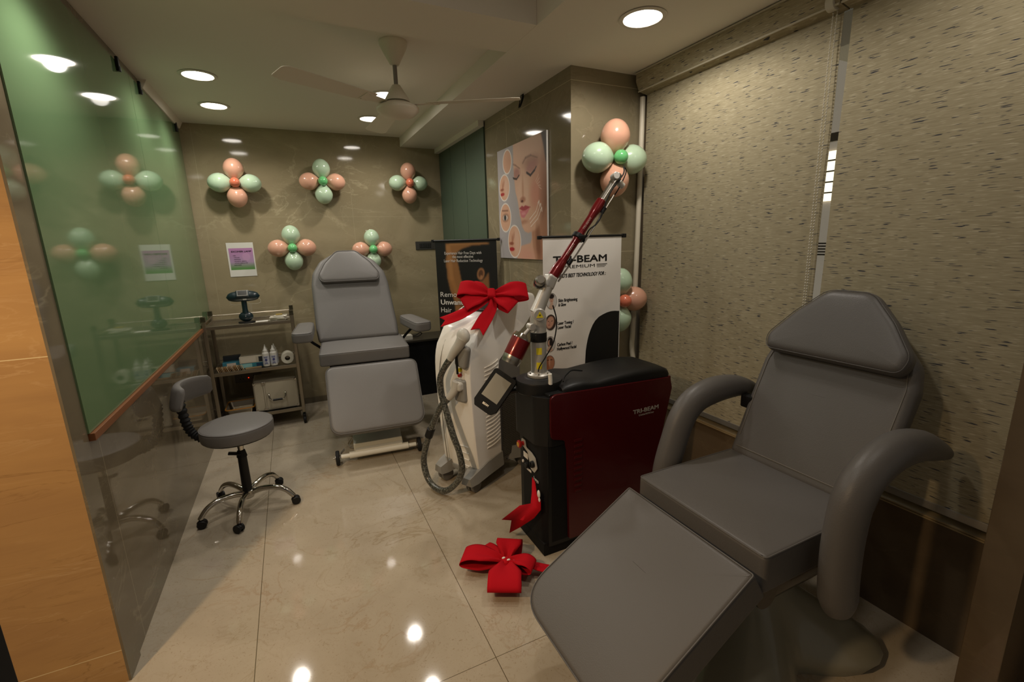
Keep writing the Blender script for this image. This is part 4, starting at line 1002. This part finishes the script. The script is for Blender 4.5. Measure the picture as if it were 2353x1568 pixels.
# maroon side panel
sidep = rpoly([(1.805, .66), (1.80, .70), (1.80, .872), (1.83, .885), (2.56, .862), (2.575, .80), (2.43, .16), (2.39, .085), (1.905, .075), (1.895, .58), (1.88, .64)], [.02, .01, .03, .03, .02, .03, .04, .03, .01, .03, .03], 5)
b = B(); b.prism(sidep, .016, SP(-3.262), .005); side = b.obj('side_panel', m_maroon, t, True)
b = B(); b.prism(sidep, .012, SP(YF+.014), .005); b.obj('side_panel', m_maroon, t, True)
b = B()
for k_ in range(10): b.box((1.957, -3.2795, .625-k_*.031), (.05-.003*max(0, k_-6), .005, .014), .002)
b.obj('vent_slots', M('maroon_dark', '#480a0c', .3), side, True)
text('lettering', 'TRI-BEAM', m_alud, frame((2.306, -3.2795, .695), (.999, 0, .012), (0, 0, 1), (0, -1, 0)), .03, side, .175, 'LEFT', .0006, .001, .0, world=True, height=.022)
text('lettering', 'Q-Switched Nd:YAG Laser', m_alud, frame((2.345, -3.2795, .677), (.999, 0, .012), (0, 0, 1), (0, -1, 0)), .014, side, .105, 'LEFT', .0004, world=True)
b = B(); b.prism(rpoly([(2.555, .16), (2.575, .84), (2.60, .86), (2.60, .80), (2.45, .12)], .01, 3), .30, SP(YF-.005), .004); 
b.bm.free(); b = B(); b.box((2.568, -3.11, .80), (.022, .31, .13), .006, Matrix.Rotation(0, 4, 'Y')); b.obj('rear_trim', m_maroon, t, True)
# upholstered top cover with raised front edge
b = B(); rows = []
for x_, z_, k_ in ((1.885, .905, .90), (1.90, .915, .96), (1.95, .925, .99), (2.00, .927, 1), (2.05, .918, 1), (2.09, .914, 1), (2.15, .920, 1), (2.25, .930, 1), (2.35, .934, 1), (2.45, .932, 1), (2.53, .922, .99), (2.56, .908, .96), (2.572, .885, .92)):
    row = []
    for j in range(21):
        a_ = PI*j/20; cy_ = math.copysign(abs(math.cos(a_))**.35, math.cos(a_)); sz_ = math.sin(a_)**.42
        row.append((x_, -3.107+cy_*.158*k_, .868+(z_-.868)*sz_))
    rows.append(row)
R = b.grid(rows, closev=True); b.f(R[-1]); b.f(list(reversed(R[0]))); b.obj('top_cover', m_black, t, True)
# turret and arm
TX, TY = 1.835, -3.10
b = B(); b.lathe([(.115, .86), (.122, .868), (.122, .915), (.118, .925), (.08, .930), (.072, .936), (.06, .938)], Matrix.Translation((TX, TY, 0)), 44); b.obj('turret', m_black, t, True)
b = B(); b.lathe([(.058, .936), (.060, .940), (.060, .950), (.050, .956), (.042, .960), (.040, .966), (.040, 1.20), (.042, 1.235), (.034, 1.27), (.018, 1.285)], Matrix.Translation((TX, TY, 0)), 36); mast = b.obj('mast', m_alud, t, True)
b = B(); b.lathe([(.0415, 1.12), (.0425, 1.122), (.0425, 1.165), (.0415, 1.167)], Matrix.Translation((TX, TY, 0)), 36); b.obj('black_band', m_black, mast, True)
for z, h_ in ((1.075, .035), (1.0, .035)):
    b = B(); rows = [[(TX+.0408*math.cos(a), TY+.0408*math.sin(a), zz_) for a in np.linspace(math.radians(-135), math.radians(-95), 8)] for zz_ in (z-h_/2, z+h_/2)]; b.grid(rows); b.obj('warning_sticker', m_yellow, mast, True)
for k_ in range(6):
    a = k_*PI/3; b = B(); b.cyl((TX+.05*math.cos(a), TY+.05*math.sin(a), .95), (TX+.05*math.cos(a), TY+.05*math.sin(a), .960), .004, seg=8); b.obj('bolt', m_alu, mast, True)
b = B(); b.cyl((TX-.012, TY-.02, 1.262), (TX-.022, TY-.058, 1.262), .031, seg=28, bev=.003); jd = b.obj('joint_disc', m_alud, t, True)
jm = look((TX-.0225, TY-.0592, 1.262), (-.26, -1, 0))
b = B(); b.prism([(-.018, -.013), (.018, -.013), (0, .018)], .001, jm); tr_ = b.obj('warning_triangle', m_yellow, jd, True)
b = B(); b.lathe([(.0035, .0012), (.0035, .0018)], jm, 10); 
for k_ in range(6):
    a = k_*PI/3; b.prism([(.004*math.cos(a)-.0005*math.sin(a), .004*math.sin(a)+.0005*math.cos(a)), (.009*math.cos(a), .009*math.sin(a)), (.004*math.cos(a)+.0005*math.sin(a), .004*math.sin(a)-.0005*math.cos(a))], .0006, jm @ Matrix.Translation((0, -.001, .0012)))
b.obj('laser_symbol', m_ink, tr_, True)
A0 = Vector((1.825, TY, 1.265)); A1 = Vector((1.900, TY, 1.415)); dA = (A1-A0).normalized()
b = B(); b.tube([A0, A0+dA*.05, A1-dA*.03, A1], .033, seg=22, rfun=lambda q: 1.1-.25*q); b.obj('lower_arm', m_alud, t, True)
b = B(); bx_ = frame(A1, dA, (0, 1, 0), dA.cross(Vector((0, 1, 0)))); b.X = bx_; b.box((.0, 0, 0), (.075, .062, .058), .016, seg=4); b.obj('elbow_block', m_alud, t, True)
b = B(); q0_ = A1+Vector((-.055, -.0, .0)); b.cyl(q0_+Vector((.012, .032, -.012)), q0_+Vector((-.012, -.036, .016)), .026, seg=24, bev=.003); b.cyl(q0_+Vector((-.012, -.036, .016)), q0_+Vector((-.0145, -.043, .019)), .021, seg=24, bev=.002); kn = b.obj('elbow_knob', m_alu, t, True)
b = B(); b.cyl(q0_+Vector((.004, .010, -.003)), q0_+Vector((-.002, -.008, .004)), .0275, seg=24); b.obj('black_band', m_black, kn, True)
T0 = Vector((1.918, TY, 1.435)); T1 = Vector((2.215, TY, 1.808)); dT = (T1-T0).normalized(); LT = (T1-T0).length
prof = [(.020, 0), (.028, .005), (.029, .05), (.024, .09), (.0195, .11), (.0195, .22), (.024, .235), (.024, .262), (.0195, .275), (.0195, .37), (.024, .40), (.026, .42), (.026, LT-.005), (.02, LT)]
b = B(); b.lathe(prof, look(T0, dT), 26); rtb = b.obj('red_tube', m_redtube, t, True)
b = B(); b.lathe([(.031, .236), (.033, .238), (.033, .258), (.031, .260)], look(T0, dT), 26); b.box(T0+dT*.247+Vector((0, -.03, 0)), (.03, .02, .02), .004); b.obj('clamp_ring', m_black, rtb, True)
side_v = Vector((dT.z, 0, -dT.x))
text('lettering', 'TRI-BEAM', M('red_light_print', '#c9a79c', .5), frame(T0+dT*.13+Vector((-.004, -.0205, 0))-side_v*.003, dT, (-side_v), (0, -1, 0)), .014, rtb, .07, 'LEFT', .0004, .0003, world=True)
text('lettering', 'TRI-BEAM', M('red_light_print', '#c9a79c', .5), frame(T0+dT*.29+Vector((-.004, -.0205, 0))-side_v*.003, dT, (-side_v), (0, -1, 0)), .014, rtb, .07, 'LEFT', .0004, .0003, world=True)
E0 = T1; E1 = T1+dT*.165
b = B(); b.lathe([(.018, -.01), (.018, .10), (.021, .102), (.021, .158), (.017, .165)], look(E0, dT), 24); b.obj('arm_tip', m_alu, t, True)
b = B(); kp = E0+dT*.135; b.cyl(kp+Vector((.0, .0, .0))+side_v*.02, kp+side_v*.058+Vector((0, 0, 0)), .017, seg=20, bev=.002); b.cyl(kp-side_v*.012+Vector((0, .01, 0)), kp-side_v*.022+Vector((0, -.03, 0)), .018, seg=20, bev=.002); b.obj('tip_knob', m_alud, t, True)
# balance rod and cables along the arm
b = B(); b.tube([T0+side_v*.035+Vector((0, -.012, 0)), T0+side_v*.040+dT*.25+Vector((0, -.012, 0)), T1+side_v*.034+dT*.06+Vector((0, -.012, 0))], .0045, seg=8, smoothit=4); b.obj('balance_rod', m_alu, t, True)
for q in (.10, .42):
    b = B(); b.cyl(T0+dT*q+side_v*.03+Vector((0, -.012, 0)), T0+dT*(q+.035)+side_v*.03+Vector((0, -.012, 0)), .012, seg=12, bev=.003); b.obj('rod_clip', m_black, t, True)
b = B(); b.tube([T1+dT*.215+side_v*.0, T1+dT*.17+Vector((0, -.022, 0))+side_v*.01, T1+dT*.08+Vector((0, -.028, 0)), T1+Vector((0, -.032, 0))+side_v*.006, T1-dT*.05+Vector((0, -.034, 0))+side_v*.022, T1-dT*.12+side_v*.03+Vector((0, -.034, 0)), T1-dT*.18+side_v*.012+Vector((0, -.034, 0)), T1-dT*.24+side_v*.03+Vector((0, -.02, 0))], .0035, seg=8, smoothit=8)
b.tube([T1+dT*.215+side_v*.0, T1+dT*.20+side_v*.03, T1+dT*.10+side_v*.045, T1+dT*.02+side_v*.04, T1-dT*.05+side_v*.04], .003, seg=8, smoothit=8)
b.tube([(1.90, TY-.035, 1.30), (1.915, TY-.045, 1.22), (1.895, TY-.05, 1.12), (1.85, TY-.05, 1.05), (1.812, TY-.05, 1.00), (1.803, TY-.052, .975)], .0032, seg=8, smoothit=8)
b.tube([(2.06, TY-.06, .945), (2.0, TY-.055, .955), (1.96, TY-.07, .945), (1.93, TY-.09, .935), (1.90, TY-.13, .93)], .004, seg=8, smoothit=8)
b.obj('cables', m_blackm, t, True)
# counterweight
c0_ = Vector((1.812, TY-.02, 1.175)); c1_ = Vector((1.752, TY-.03, 1.155)); w0 = Vector((1.738, TY-.03, 1.172)); w1 = Vector((1.662, TY-.03, 1.045)); dw = (w1-w0).normalized()
b = B(); b.cyl((TX-.02, TY-.01, 1.19), (TX-.055, TY-.035, 1.19), .016, seg=16, bev=.002); b.cyl((TX-.058, TY-.052, 1.205), (TX-.058, TY-.010, 1.205), .018, seg=18, bev=.002); b.cyl((TX-.058, TY-.03, 1.20), w0+dw*.01, .009, seg=12); b.obj('weight_link', m_alud, t, True)
b = B(); b.lathe([(.012, 0), (.042, .002), (.049, .022), (.049, .028)], look(w0, dw), 32); b.obj('weight_cap', m_chrome, t, True)
b = B(); b.lathe([(.048, .026), (.0495, .028), (.0495, .118), (.048, .12)], look(w0, dw), 32); b.obj('weight_body', m_redtube, t, True)
b = B(); b.lathe([(.049, .12), (.049, .138), (.046, .142), (.044, .158), (.03, .160)], look(w0, dw), 32); b.obj('weight_foot', m_alu, t, True)
# hanging touchscreen
sc_n = Vector((-.5, -.75, .42)).normalized(); sL = Vector((1.6775, -3.037, .951))-Vector((1.54, -3.036, .791)); sL = (sL-sc_n*sL.dot(sc_n)).normalized(); sW = sc_n.cross(sL)
ctr = Vector((1.609, -3.037, .871)); SF = frame(ctr, sL, sW, sc_n)
b = B(); b.X = SF; b.prism(rpoly([(-.112, -.048), (-.085, -.068), (.098, -.068), (.108, -.058), (.108, .058), (.098, .068), (-.085, .068), (-.112, .048)], .012, 4), .028, Matrix.Translation((0, 0, -.028)), .005); b.box((-.01, 0, -.045), (.13, .09, .05), .018, seg=4); scr = b.obj('control_screen', m_blackm, t, True)
b = B(); b.X = SF; b.box((.018, 0, .0008), (.130, .098, .0016), .0005); b.obj('display', M('lcd_grey', '#827f74', .3), scr, True)
text('lettering', 'BEAM', m_alud, SF @ Matrix.Translation((-.083, .0, .0006)) @ Matrix.Rotation(-PI/2, 4, 'Z'), .016, scr, .034, 'CENTER', .0005, .0004, world=True)
b = B(); b.tube([ctr-sc_n*.05, ctr-sc_n*.05+Vector((.03, .02, -.01)), (1.74, -3.04, .86)], .016, seg=12, smoothit=3); b.cyl((1.725, -3.03, .905), (1.725, -3.03, .93), .011, seg=12, bev=.002); b.obj('screen_arm', m_black, t, True)
# connector plug, keys, controls
b = B(); b.cyl((1.835, -3.215, .895), (1.835, -3.215, .925), .006, seg=12); b.obj('plug_socket', m_chrome, t, True)
b = B(); b.tube([(1.835, -3.215, .922), (1.836, -3.214, .945), (1.834, -3.213, .975)], .0105, seg=12); b.obj('white_plug', m_paper, t, True)
fx_ = 1.762
FM = look((fx_, 0, 0), (-1, 0, 0))
b = B(); b.prism(rpoly([(3.035, .585), (3.075, .585), (3.085, .55), (3.145, .545), (3.185, .53), (3.205, .48), (3.175, .445), (3.135, .45), (3.12, .49), (3.10, .53), (3.045, .545), (3.03, .565)], .012, 4), .004, FM, .001); cpn = b.obj('key_panel', m_alud, t, True)
b = B(); b.cyl((fx_, -3.055, .562), (fx_-.022, -3.055, .562), .012, seg=16); b.cyl((fx_-.020, -3.055, .562), (fx_-.036, -3.055, .562), .021, seg=24, bev=.004); b.obj('emergency_stop', M('stop_red', '#9c1a14', .35), cpn, True)
b = B(); b.cyl((fx_-.036, -3.055, .562), (fx_-.037, -3.055, .562), .013, seg=20); b.obj('stop_arrow_ring', M('stop_gold', '#c79a3a', .4), cpn, True)
b = B(); b.cyl((fx_, -3.165, .49), (fx_-.02, -3.165, .49), .018, seg=20, bev=.003); b.cyl((fx_, -3.10, .455), (fx_-.02, -3.10, .455), .016, seg=20, bev=.003); b.box((fx_-.02, -3.165, .49), (.01, .006, .03), .002); b.obj('switch_knob', m_black, cpn, True)
b = B(); b.box((fx_-.001, -3.075, .50), (.002, .05, .03)); b.box((fx_-.001, -3.11, .43), (.002, .05, .012)); b.cyl((fx_, -3.045, .455), (fx_-.006, -3.045, .455), .008, seg=12); b.obj('control_label', m_inkw, cpn, True)
text('lettering', 'keys', m_inkw, Matrix.Translation((fx_-.0005, -3.16, .40)) @ look((0, 0, 0), (-1, 0, 0)), .03, cpn, None, 'LEFT', .0004, world=True)

# ------------------------------------------------------------------ white hair-removal machine
HO = Vector((1.62, -2.35, 0)); hwv = Vector((.42, -.907, 0)).normalized(); hdv = Vector((.907, .42, 0)).normalized()
ha = math.atan2(hwv.y, hwv.x)       # local x = width to the right seen from front, local y = depth backwards
t = T('hair_removal_machine', 'white upright laser hair-removal machine with grey hose and red bow on top', 'laser machine', tuple(HO), ha)
# white shell: side silhouette swept across the width with rounded flanks
sil = [(.02, .12), (-.005, .35), (-.02, .62), (-.025, .80), (-.01, .93), (.045, 1.05), (.12, 1.125), (.24, 1.185), (.40, 1.235), (.56, 1.262), (.66, 1.255), (.685, 1.22), (.655, 1.13), (.55, 1.035), (.40, .93), (.30, .865), (.262, .80), (.262, .45), (.262, .12)]
silr = catmull([Vector((x, y, 0)) for x, y in sil[:-1]], 3); silr = [(v.x, v.y) for v in silr]+[sil[-1]]
b = B(); rows = []
cs = (.24, .7)
widths = [(-.165, .90), (-.160, .95), (-.145, .982), (-.11, .998), (0, 1.004), (.11, .998), (.145, .982), (.160, .95), (.165, .90)]
for w_, k_ in widths:
    row = []
    for (y_, z_) in silr:
        cyy2 = .14; cz2 = max(.2, min(1.0, z_))
        if z_ > 1.0: yy_ = .35+(y_-.35)*k_; zz_ = 1.0+(z_-1.0)*(k_*1.0) if True else z_
        else: yy_ = cyy2+(y_-cyy2)*k_; zz_ = z_
        row.append((w_, yy_, zz_))
    rows.append(row)
R = b.grid(rows, closev=True); b.f(list(reversed(R[0]))); b.f(R[-1]); b.obj('white_shell', m_hw, t)
# rear grey box and mesh grille
b = B(); b.box((0, .375, .56), (.31, .235, .90), .012); b.obj('rear_housing', m_hd, t)
def gmat():
    mt = bpy.data.materials.new('perforated_metal'); mt.use_nodes = True; N = mt.node_tree.nodes; L = mt.node_tree.links
    tc = N.new('ShaderNodeTexCoord'); mp_ = N.new('ShaderNodeMapping'); mp_.inputs['Scale'].default_value = (1, 75, 75); L.new(tc.outputs['Object'], mp_.inputs['Vector'])
    v = N.new('ShaderNodeTexVoronoi'); v.inputs['Scale'].default_value = 1; v.inputs['Randomness'].default_value = .15; L.new(mp_.outputs[0], v.inputs['Vector'])
    r = N.new('ShaderNodeValToRGB'); r.color_ramp.interpolation = 'CONSTANT'; r.color_ramp.elements[0].color = H('#0c0c0b'); r.color_ramp.elements[1].position = .34; r.color_ramp.elements[1].color = H('#5c5a55'); L.new(v.outputs['Distance'], r.inputs[0])
    L.new(r.outputs[0], N['Principled BSDF'].inputs['Base Color']); N['Principled BSDF'].inputs['Roughness'].default_value = .45; return mt
b = B(); b.box((.158, .375, .40), (.006, .20, .52), .001); b.obj('side_grille', gmat(), t)
# moulded vent fins on the flank
b = B()
for z0, n_ in ((.845, 6), (.56, 11)):
    b = B()
    for k_ in range(n_):
        z_ = z0-k_*.027; b.tube([(.165, .11, z_-.018), (.169, .16, z_-.012), (.1695, .21, z_), (.166, .245, z_+.012)], .0045, seg=6, smoothit=3)
    b.obj('vent_fins', m_hw, t)
b = B()
for k_ in range(4): b.tube([(.02, -.008+.002*k_, .30-k_*.045), (.06, -.006, .305-k_*.045), (.10, .0, .30-k_*.045)], .004, seg=6)
b.obj('vent_fins', m_hw, t)
# recessed face panel and screen
b = B(); b.box((0, .30, 1.21), (.21, .20, .02), .004, Matrix.Rotation(.32, 4, 'X')); b.obj('touch_screen', M('dark_screen', '#3d3832', .25), t)
b = B(); b.tube([(-.10, -.01, .15), (-.105, -.03, .5), (-.10, -.035, .8), (-.085, .02, 1.0), (-.07, .13, 1.135)], .003, seg=6, smoothit=5); b.obj('panel_groove', M('groove_grey', '#8f8b82', .5), t)
# lower tapered band
b = B(); b.box((0, .14, .115), (.30, .26, .04), .01); b.obj('shell_base', m_hg, t)
# feet with castors
def foot(x_, y_, dirx, diry, L_, nm='foot'):
    b = B(); a = math.atan2(diry, dirx); X = Matrix.Translation((x_, y_, 0)) @ Matrix.Rotation(a, 4, 'Z')
    b.X = X; b.grid([[(-.05, -.07, .10), (-.05, -.062, .20), (-.05, .062, .20), (-.05, .07, .10)], [(L_*.4, -.065, .09), (L_*.4, -.054, .18), (L_*.4, .054, .18), (L_*.4, .065, .09)], [(L_*.8, -.058, .075), (L_*.8, -.044, .145), (L_*.8, .044, .145), (L_*.8, .058, .075)], [(L_, -.044, .07), (L_, -.032, .12), (L_, .032, .12), (L_, .044, .07)]], closev=True)
    b.prism([(-.044, .07), (.044, .07), (.032, .12), (-.032, .12)], .002, frame((L_, 0, 0), (0, 1, 0), (0, 0, 1), (1, 0, 0)))
    ft = b.obj(nm, m_hg, t)
    for s_ in (-1, 1):
        b = B(); b.X = X; b.cyl((L_*.74, s_*.008, .045), (L_*.74, s_*.032, .045), .045, seg=26, bev=.004); w1_ = b.obj('castor_wheel', m_hd, ft)
    b = B(); b.X = X; b.cyl((L_*.72, -.008, .038), (L_*.72, .008, .038), .02, seg=12); b.cyl((L_*.72, 0, .04), (L_*.70, 0, .09), .012, seg=10); b.obj('castor_fork', m_black, ft)
foot(.115, .20, .08, -1, .27); foot(-.115, .16, -.15, -1, .22)
foot(.11, .40, .45, 1, .13); foot(-.11, .40, -.45, 1, .13)
b = B(); b.box((0, .30, .10), (.28, .36, .05), .01); b.obj('chassis', m_hd, t)
# handpieces and hose
b = B(); b.sph((.168, -.062, 1.068), .044, 22, (1.05, .8, 1.1)); b.tube([(.168, -.065, 1.06), (.14, -.07, 1.015), (.10, -.08, .965), (.065, -.085, .915)], .032, seg=18, smoothit=4, rfun=lambda q: 1.15-.45*q); hp = b.obj('handpiece', M('handpiece_grey', '#c4c1b8', .35), t)
b = B(); b.box((.125, -.035, .93), (.10, .05, .15), .022, Matrix.Rotation(.25, 4, 'Y'), 4); b.obj('holster', m_hg, t)
b = B(); b.box((.085, -.026, .70), (.095, .04, .15), .016, None, 4); b.obj('lower_holster', m_hg, t)
b = B(); b.tube([(.085, -.055, .765), (.075, -.065, .72), (.055, -.08, .68), (.035, -.09, .655)], .030, seg=18, smoothit=4, rfun=lambda q: 1.05-.35*q); b.box((.095, -.05, .735), (.06, .05, .06), .018, None, 4); b.obj('handpiece', M('handpiece_grey', '#c4c1b8', .35), t, label='lower grey handpiece in its holder')
b = B(); b.box((.105, -.070, .89), (.014, .01, .14), .003, Matrix.Rotation(-.06, 4, 'Y')); b.obj('strap', m_black, t)
b = B(); b.cyl((.09, -.024, .836), (.09, -.036, .836), .013, seg=18); b.obj('key_lock_label', m_yellow, t)
b = B(); b.cyl((.09, -.024, .802), (.09, -.046, .802), .012, seg=18, bev=.003); b.obj('stop_button', M('stop_red', '#9c1a14', .35), t)
hose = [(.065, -.085, .915), (.02, -.10, .85), (-.01, -.11, .78), (.0, -.115, .68), (.05, -.12, .55), (.10, -.13, .44), (.15, -.13, .33), (.165, -.13, .22), (.12, -.14, .12), (.04, -.16, .045), (-.05, -.17, .035), (-.14, -.16, .07), (-.185, -.15, .17), (-.165, -.14, .28), (-.11, -.13, .42), (-.06, -.12, .52), (-.015, -.11, .60), (.035, -.09, .655)]
def hmat():
    mt = bpy.data.materials.new('wrapped_hose'); mt.use_nodes = True; N = mt.node_tree.nodes; L = mt.node_tree.links
    tc = N.new('ShaderNodeTexCoord'); v = N.new('ShaderNodeTexNoise'); v.inputs['Scale'].default_value = 90; L.new(tc.outputs['Object'], v.inputs['Vector'])
    r = N.new('ShaderNodeValToRGB'); r.color_ramp.elements[0].position = .42; r.color_ramp.elements[0].color = H('#34352f'); r.color_ramp.elements[1].position = .75; r.color_ramp.elements[1].color = H('#77766c'); L.new(v.outputs['Fac'], r.inputs[0])
    b_ = N['Principled BSDF']; L.new(r.outputs[0], b_.inputs['Base Color']); b_.inputs['Roughness'].default_value = .25; b_.inputs['Coat Weight'].default_value = .5; return mt
b = B(); b.tube(hose, .0205, seg=14, smoothit=8, rfun=lambda q: 1+.05*math.cos(q*900)); ho = b.obj('hose', hmat(), t)
b = B(); b.cyl((-.135, -.135, .365), (-.105, -.13, .430), .027, seg=18, bev=.004); b.obj('hose_clip', m_black, ho)

# ------------------------------------------------------------------ bows
def ribbon(b, path, wid, nrm, wf_=None, fold=0, nv=6, n=4):
    P = catmull([Vector(p_) for p_ in path], n); N_ = len(P); rows = []
    for i, p_ in enumerate(P):
        q = i/(N_-1); tg = (P[min(i+1, N_-1)]-P[max(i-1, 0)]).normalized(); nn = nrm(q) if callable(nrm) else Vector(nrm)
        wv = nn.cross(tg)
        if wv.length < 1e-3: wv = Vector((0, 0, 1)).cross(tg)
        wv.normalize(); up_ = tg.cross(wv); ww = wid*(wf_(q) if wf_ else 1)
        rows.append([p_+wv*ww*(j/nv-.5)+up_*fold*(1-wf_(q) if wf_ else 0)*math.sin(j/nv*PI*3) for j in range(nv+1)])
    b.grid(rows)
def bow_obj(name, o, X, t, builder):
    b = B(); b.X = X; builder(b); ob = b.obj(name, m_red, t, True)
    md = ob.modifiers.new('thick', 'SOLIDIFY'); md.thickness = .0025; md.offset = 0; return ob
pin = lambda q: .30+.70*min(1, 1.5*math.sin(PI*q)**.8)
# bow on the white machine: local frame x right in view, y up the slope, z out of the surface
KX = Vector((1.90, -2.355, 1.275))
t = T('red_bow', 'big red felt bow with two notched tails on top of the white machine', 'bow', tuple(KX))
ex_ = Vector((.93, -.36, -.02)).normalized(); ez_ = Vector((-.32, -.62, .72)); ez_ = (ez_-ex_*ez_.dot(ex_)).normalized(); ey_ = ez_.cross(ex_)
BX = frame(KX, ex_, ey_, ez_)
def loopf(sx, ang, L_, h_, wid):
    c, s_ = math.cos(ang), math.sin(ang); X2 = Matrix(((c, -s_, 0, 0), (s_, c, 0, 0), (0, 0, 1, 0), (0, 0, 0, 1)))
    def f(b):
        b.X = b.X @ X2
        ribbon(b, [(0, 0, .006), (L_*.35, 0, h_*.75), (L_*.75, 0, h_), (L_, 0, h_*.45), (L_*.97, 0, -.004), (L_*.6, 0, -.012), (L_*.25, 0, -.004), (0, 0, 0)], wid, (0, 1, 0) if False else (lambda q: Vector((0, 0, 1)) if False else X2.to_3x3().inverted() @ Vector((0, 0, 0)) if False else Vector((0, 0, 1))), pin, .010, 8, 6)
    return f
def loop2(b, ang, L_, h_, wid, skew=0):
    """closed loop; ribbon width always lies along the local y of the loop"""
    c, s_ = math.cos(ang), math.sin(ang); P = catmull([Vector(p_) for p_ in [(0, 0, .004), (L_*.3, 0, h_*.7), (L_*.7, 0, h_), (L_*.95, 0, h_*.62), (L_, 0, h_*.15), (L_*.88, 0, -.006), (L_*.5, 0, -.012), (0, 0, -.002)]], 5); rows = []; N_ = len(P)
    for i, p_ in enumerate(P):
        q = i/(N_-1); ww = wid*(.28+.72*min(1, p_.x/(L_*.55))); row = []
        for j in range(9):
            v = j/8-.5; fo = .014*(1-min(1, p_.x/(L_*.8)))*math.sin(j/8*PI*3); y = v*ww + skew*p_.x
            row.append((p_.x*c - y*s_, p_.x*s_ + y*c, p_.z+fo))
        rows.append(row)
    b.grid(rows)
def tail2(b, pts, w0_, w1_, notch=.035, fold=.01):
    P = catmull([Vector(p_) for p_ in pts], 5); rows = []; N_ = len(P)
    for i, p_ in enumerate(P):
        q = i/(N_-1); tg = (P[min(i+1, N_-1)]-P[max(i-1, 0)]).normalized(); wv = Vector((0, 0, 1)).cross(tg).normalized(); ww = w0_+(w1_-w0_)*min(1, q*1.6); row = []
        for j in range(9):
            v = j/8-.5; nt = -notch*(1-abs(v)*2)*max(0, (q-.75)/.25) if q > .75 else 0
            row.append(p_+wv*ww*v+tg*nt+Vector((0, 0, fold*(1-q)*math.sin(j/8*PI*2))))
        rows.append(row)
    b.grid(rows)
for ang, L_, h_, wd, sk, nm in ((math.radians(168), .215, .05, .115, .0, 'loop'), (math.radians(205), .195, .035, .105, .0, 'loop'), (math.radians(4), .235, .055, .12, 0, 'loop'), (math.radians(-38), .17, .035, .11, 0, 'loop'), (math.radians(150), .15, .03, .09, 0, 'loop')):
    bow_obj(nm, None, BX, t, lambda b, a=ang, l=L_, hh_=h_, w_=wd, s2=sk: loop2(b, a, l, hh_, w_, s2))
bow_obj('tail', None, BX, t, lambda b: tail2(b, [(0, -.01, .004), (-.10, -.09, .006), (-.22, -.15, -.012), (-.33, -.165, -.055)], .035, .075))
bow_obj('tail', None, BX, t, lambda b: tail2(b, [(.01, -.02, .004), (.0, -.10, .004), (-.05, -.19, -.006), (-.10, -.275, -.025)], .035, .09))
b = B(); b.X = BX; b.tube([(-.035, 0, .004), (-.03, 0, .03), (0, 0, .042), (.03, 0, .03), (.035, 0, .004)], .03, seg=12, sy=.25, smoothit=3, upv=(0, 1, 0)); b.bm.free()
b = B(); b.X = BX; b.box((0, 0, .02), (.055, .075, .045), .018, None, 4); b.obj('knot', m_red, t, True)
# bow lying on the floor (seen from its underside)
KF = Vector((1.545, -3.265, .055))
t = T('red_bow', 'red felt bow fallen on the floor beside the near leg rest', 'bow', (KF.x, KF.y, 0))
FX = frame(KF, (1, 0, 0), (0, 1, 0), (0, 0, 1))
for ang, L_, h_, wd in ((math.radians(145), .225, .045, .12), (math.radians(57), .15, .05, .13), (math.radians(-118), .205, .045, .155), (math.radians(108), .17, .02, .07), (math.radians(-45), .14, .04, .09)):
    bow_obj('loop', None, FX, t, lambda b, a=ang, l=L_, hh_=h_, w_=wd: loop2(b, a, l, hh_, w_))
bow_obj('tail', None, FX, t, lambda b: tail2(b, [(0, 0, .0), (.07, -.04, .0), (.15, -.09, -.02), (.22, -.13, -.035)], .03, .06))
b = B(); b.X = FX
for (x, y, r_) in ((-.01, .012, .008), (.006, -.012, .008)): b.sph((x, y, .022), r_, 12, (1.2, .8, .5))
b.sph((.05, -.035, .02), .010, 10, (2.6, .7, .4), Matrix.Rotation(-.5, 4, 'Z')); b.obj('glue_blobs', m_paper, t, True)
b = B(); b.X = FX; b.box((0, 0, .008), (.05, .05, .03), .014, None, 3); b.obj('knot', m_red, t, True)
# red ribbon tail glued to the laser front
t = T('ribbon_tail', 'red felt ribbon end stuck to the black front of the laser machine', 'ribbon', (1.755, -3.2, .2))
LX = frame((1.752, 0, 0), (0, -1, 0), (0, 0, 1), (-1, 0, 0))
rb = [(3.165, .418, 0), (3.195, .405, 0), (3.215, .345, .002), (3.255, .335, .002), (3.262, .285, .006), (3.215, .215, .02), (3.12, .115, .06), (3.045, .045, .085), (3.055, .125, .075), (2.975, .09, .10), (3.09, .225, .04), (3.165, .27, .012), (3.165, .33, .004)]
b = B(); b.X = LX; vs_ = [b._v((x_, z_, d_)) for x_, z_, d_ in rb]; b.f(vs_, False); ob = b.obj('ribbon', m_red, t, True); md = ob.modifiers.new('thick', 'SOLIDIFY'); md.thickness = .003
b = B(); b.X = LX; b.sph((3.245, .365, .008), .014, 12, (.9, 1.6, .5)); b.sph((3.25, .335, .008), .009, 10, (.9, 1.4, .5)); b.obj('glue_blob', m_paper, t, True)
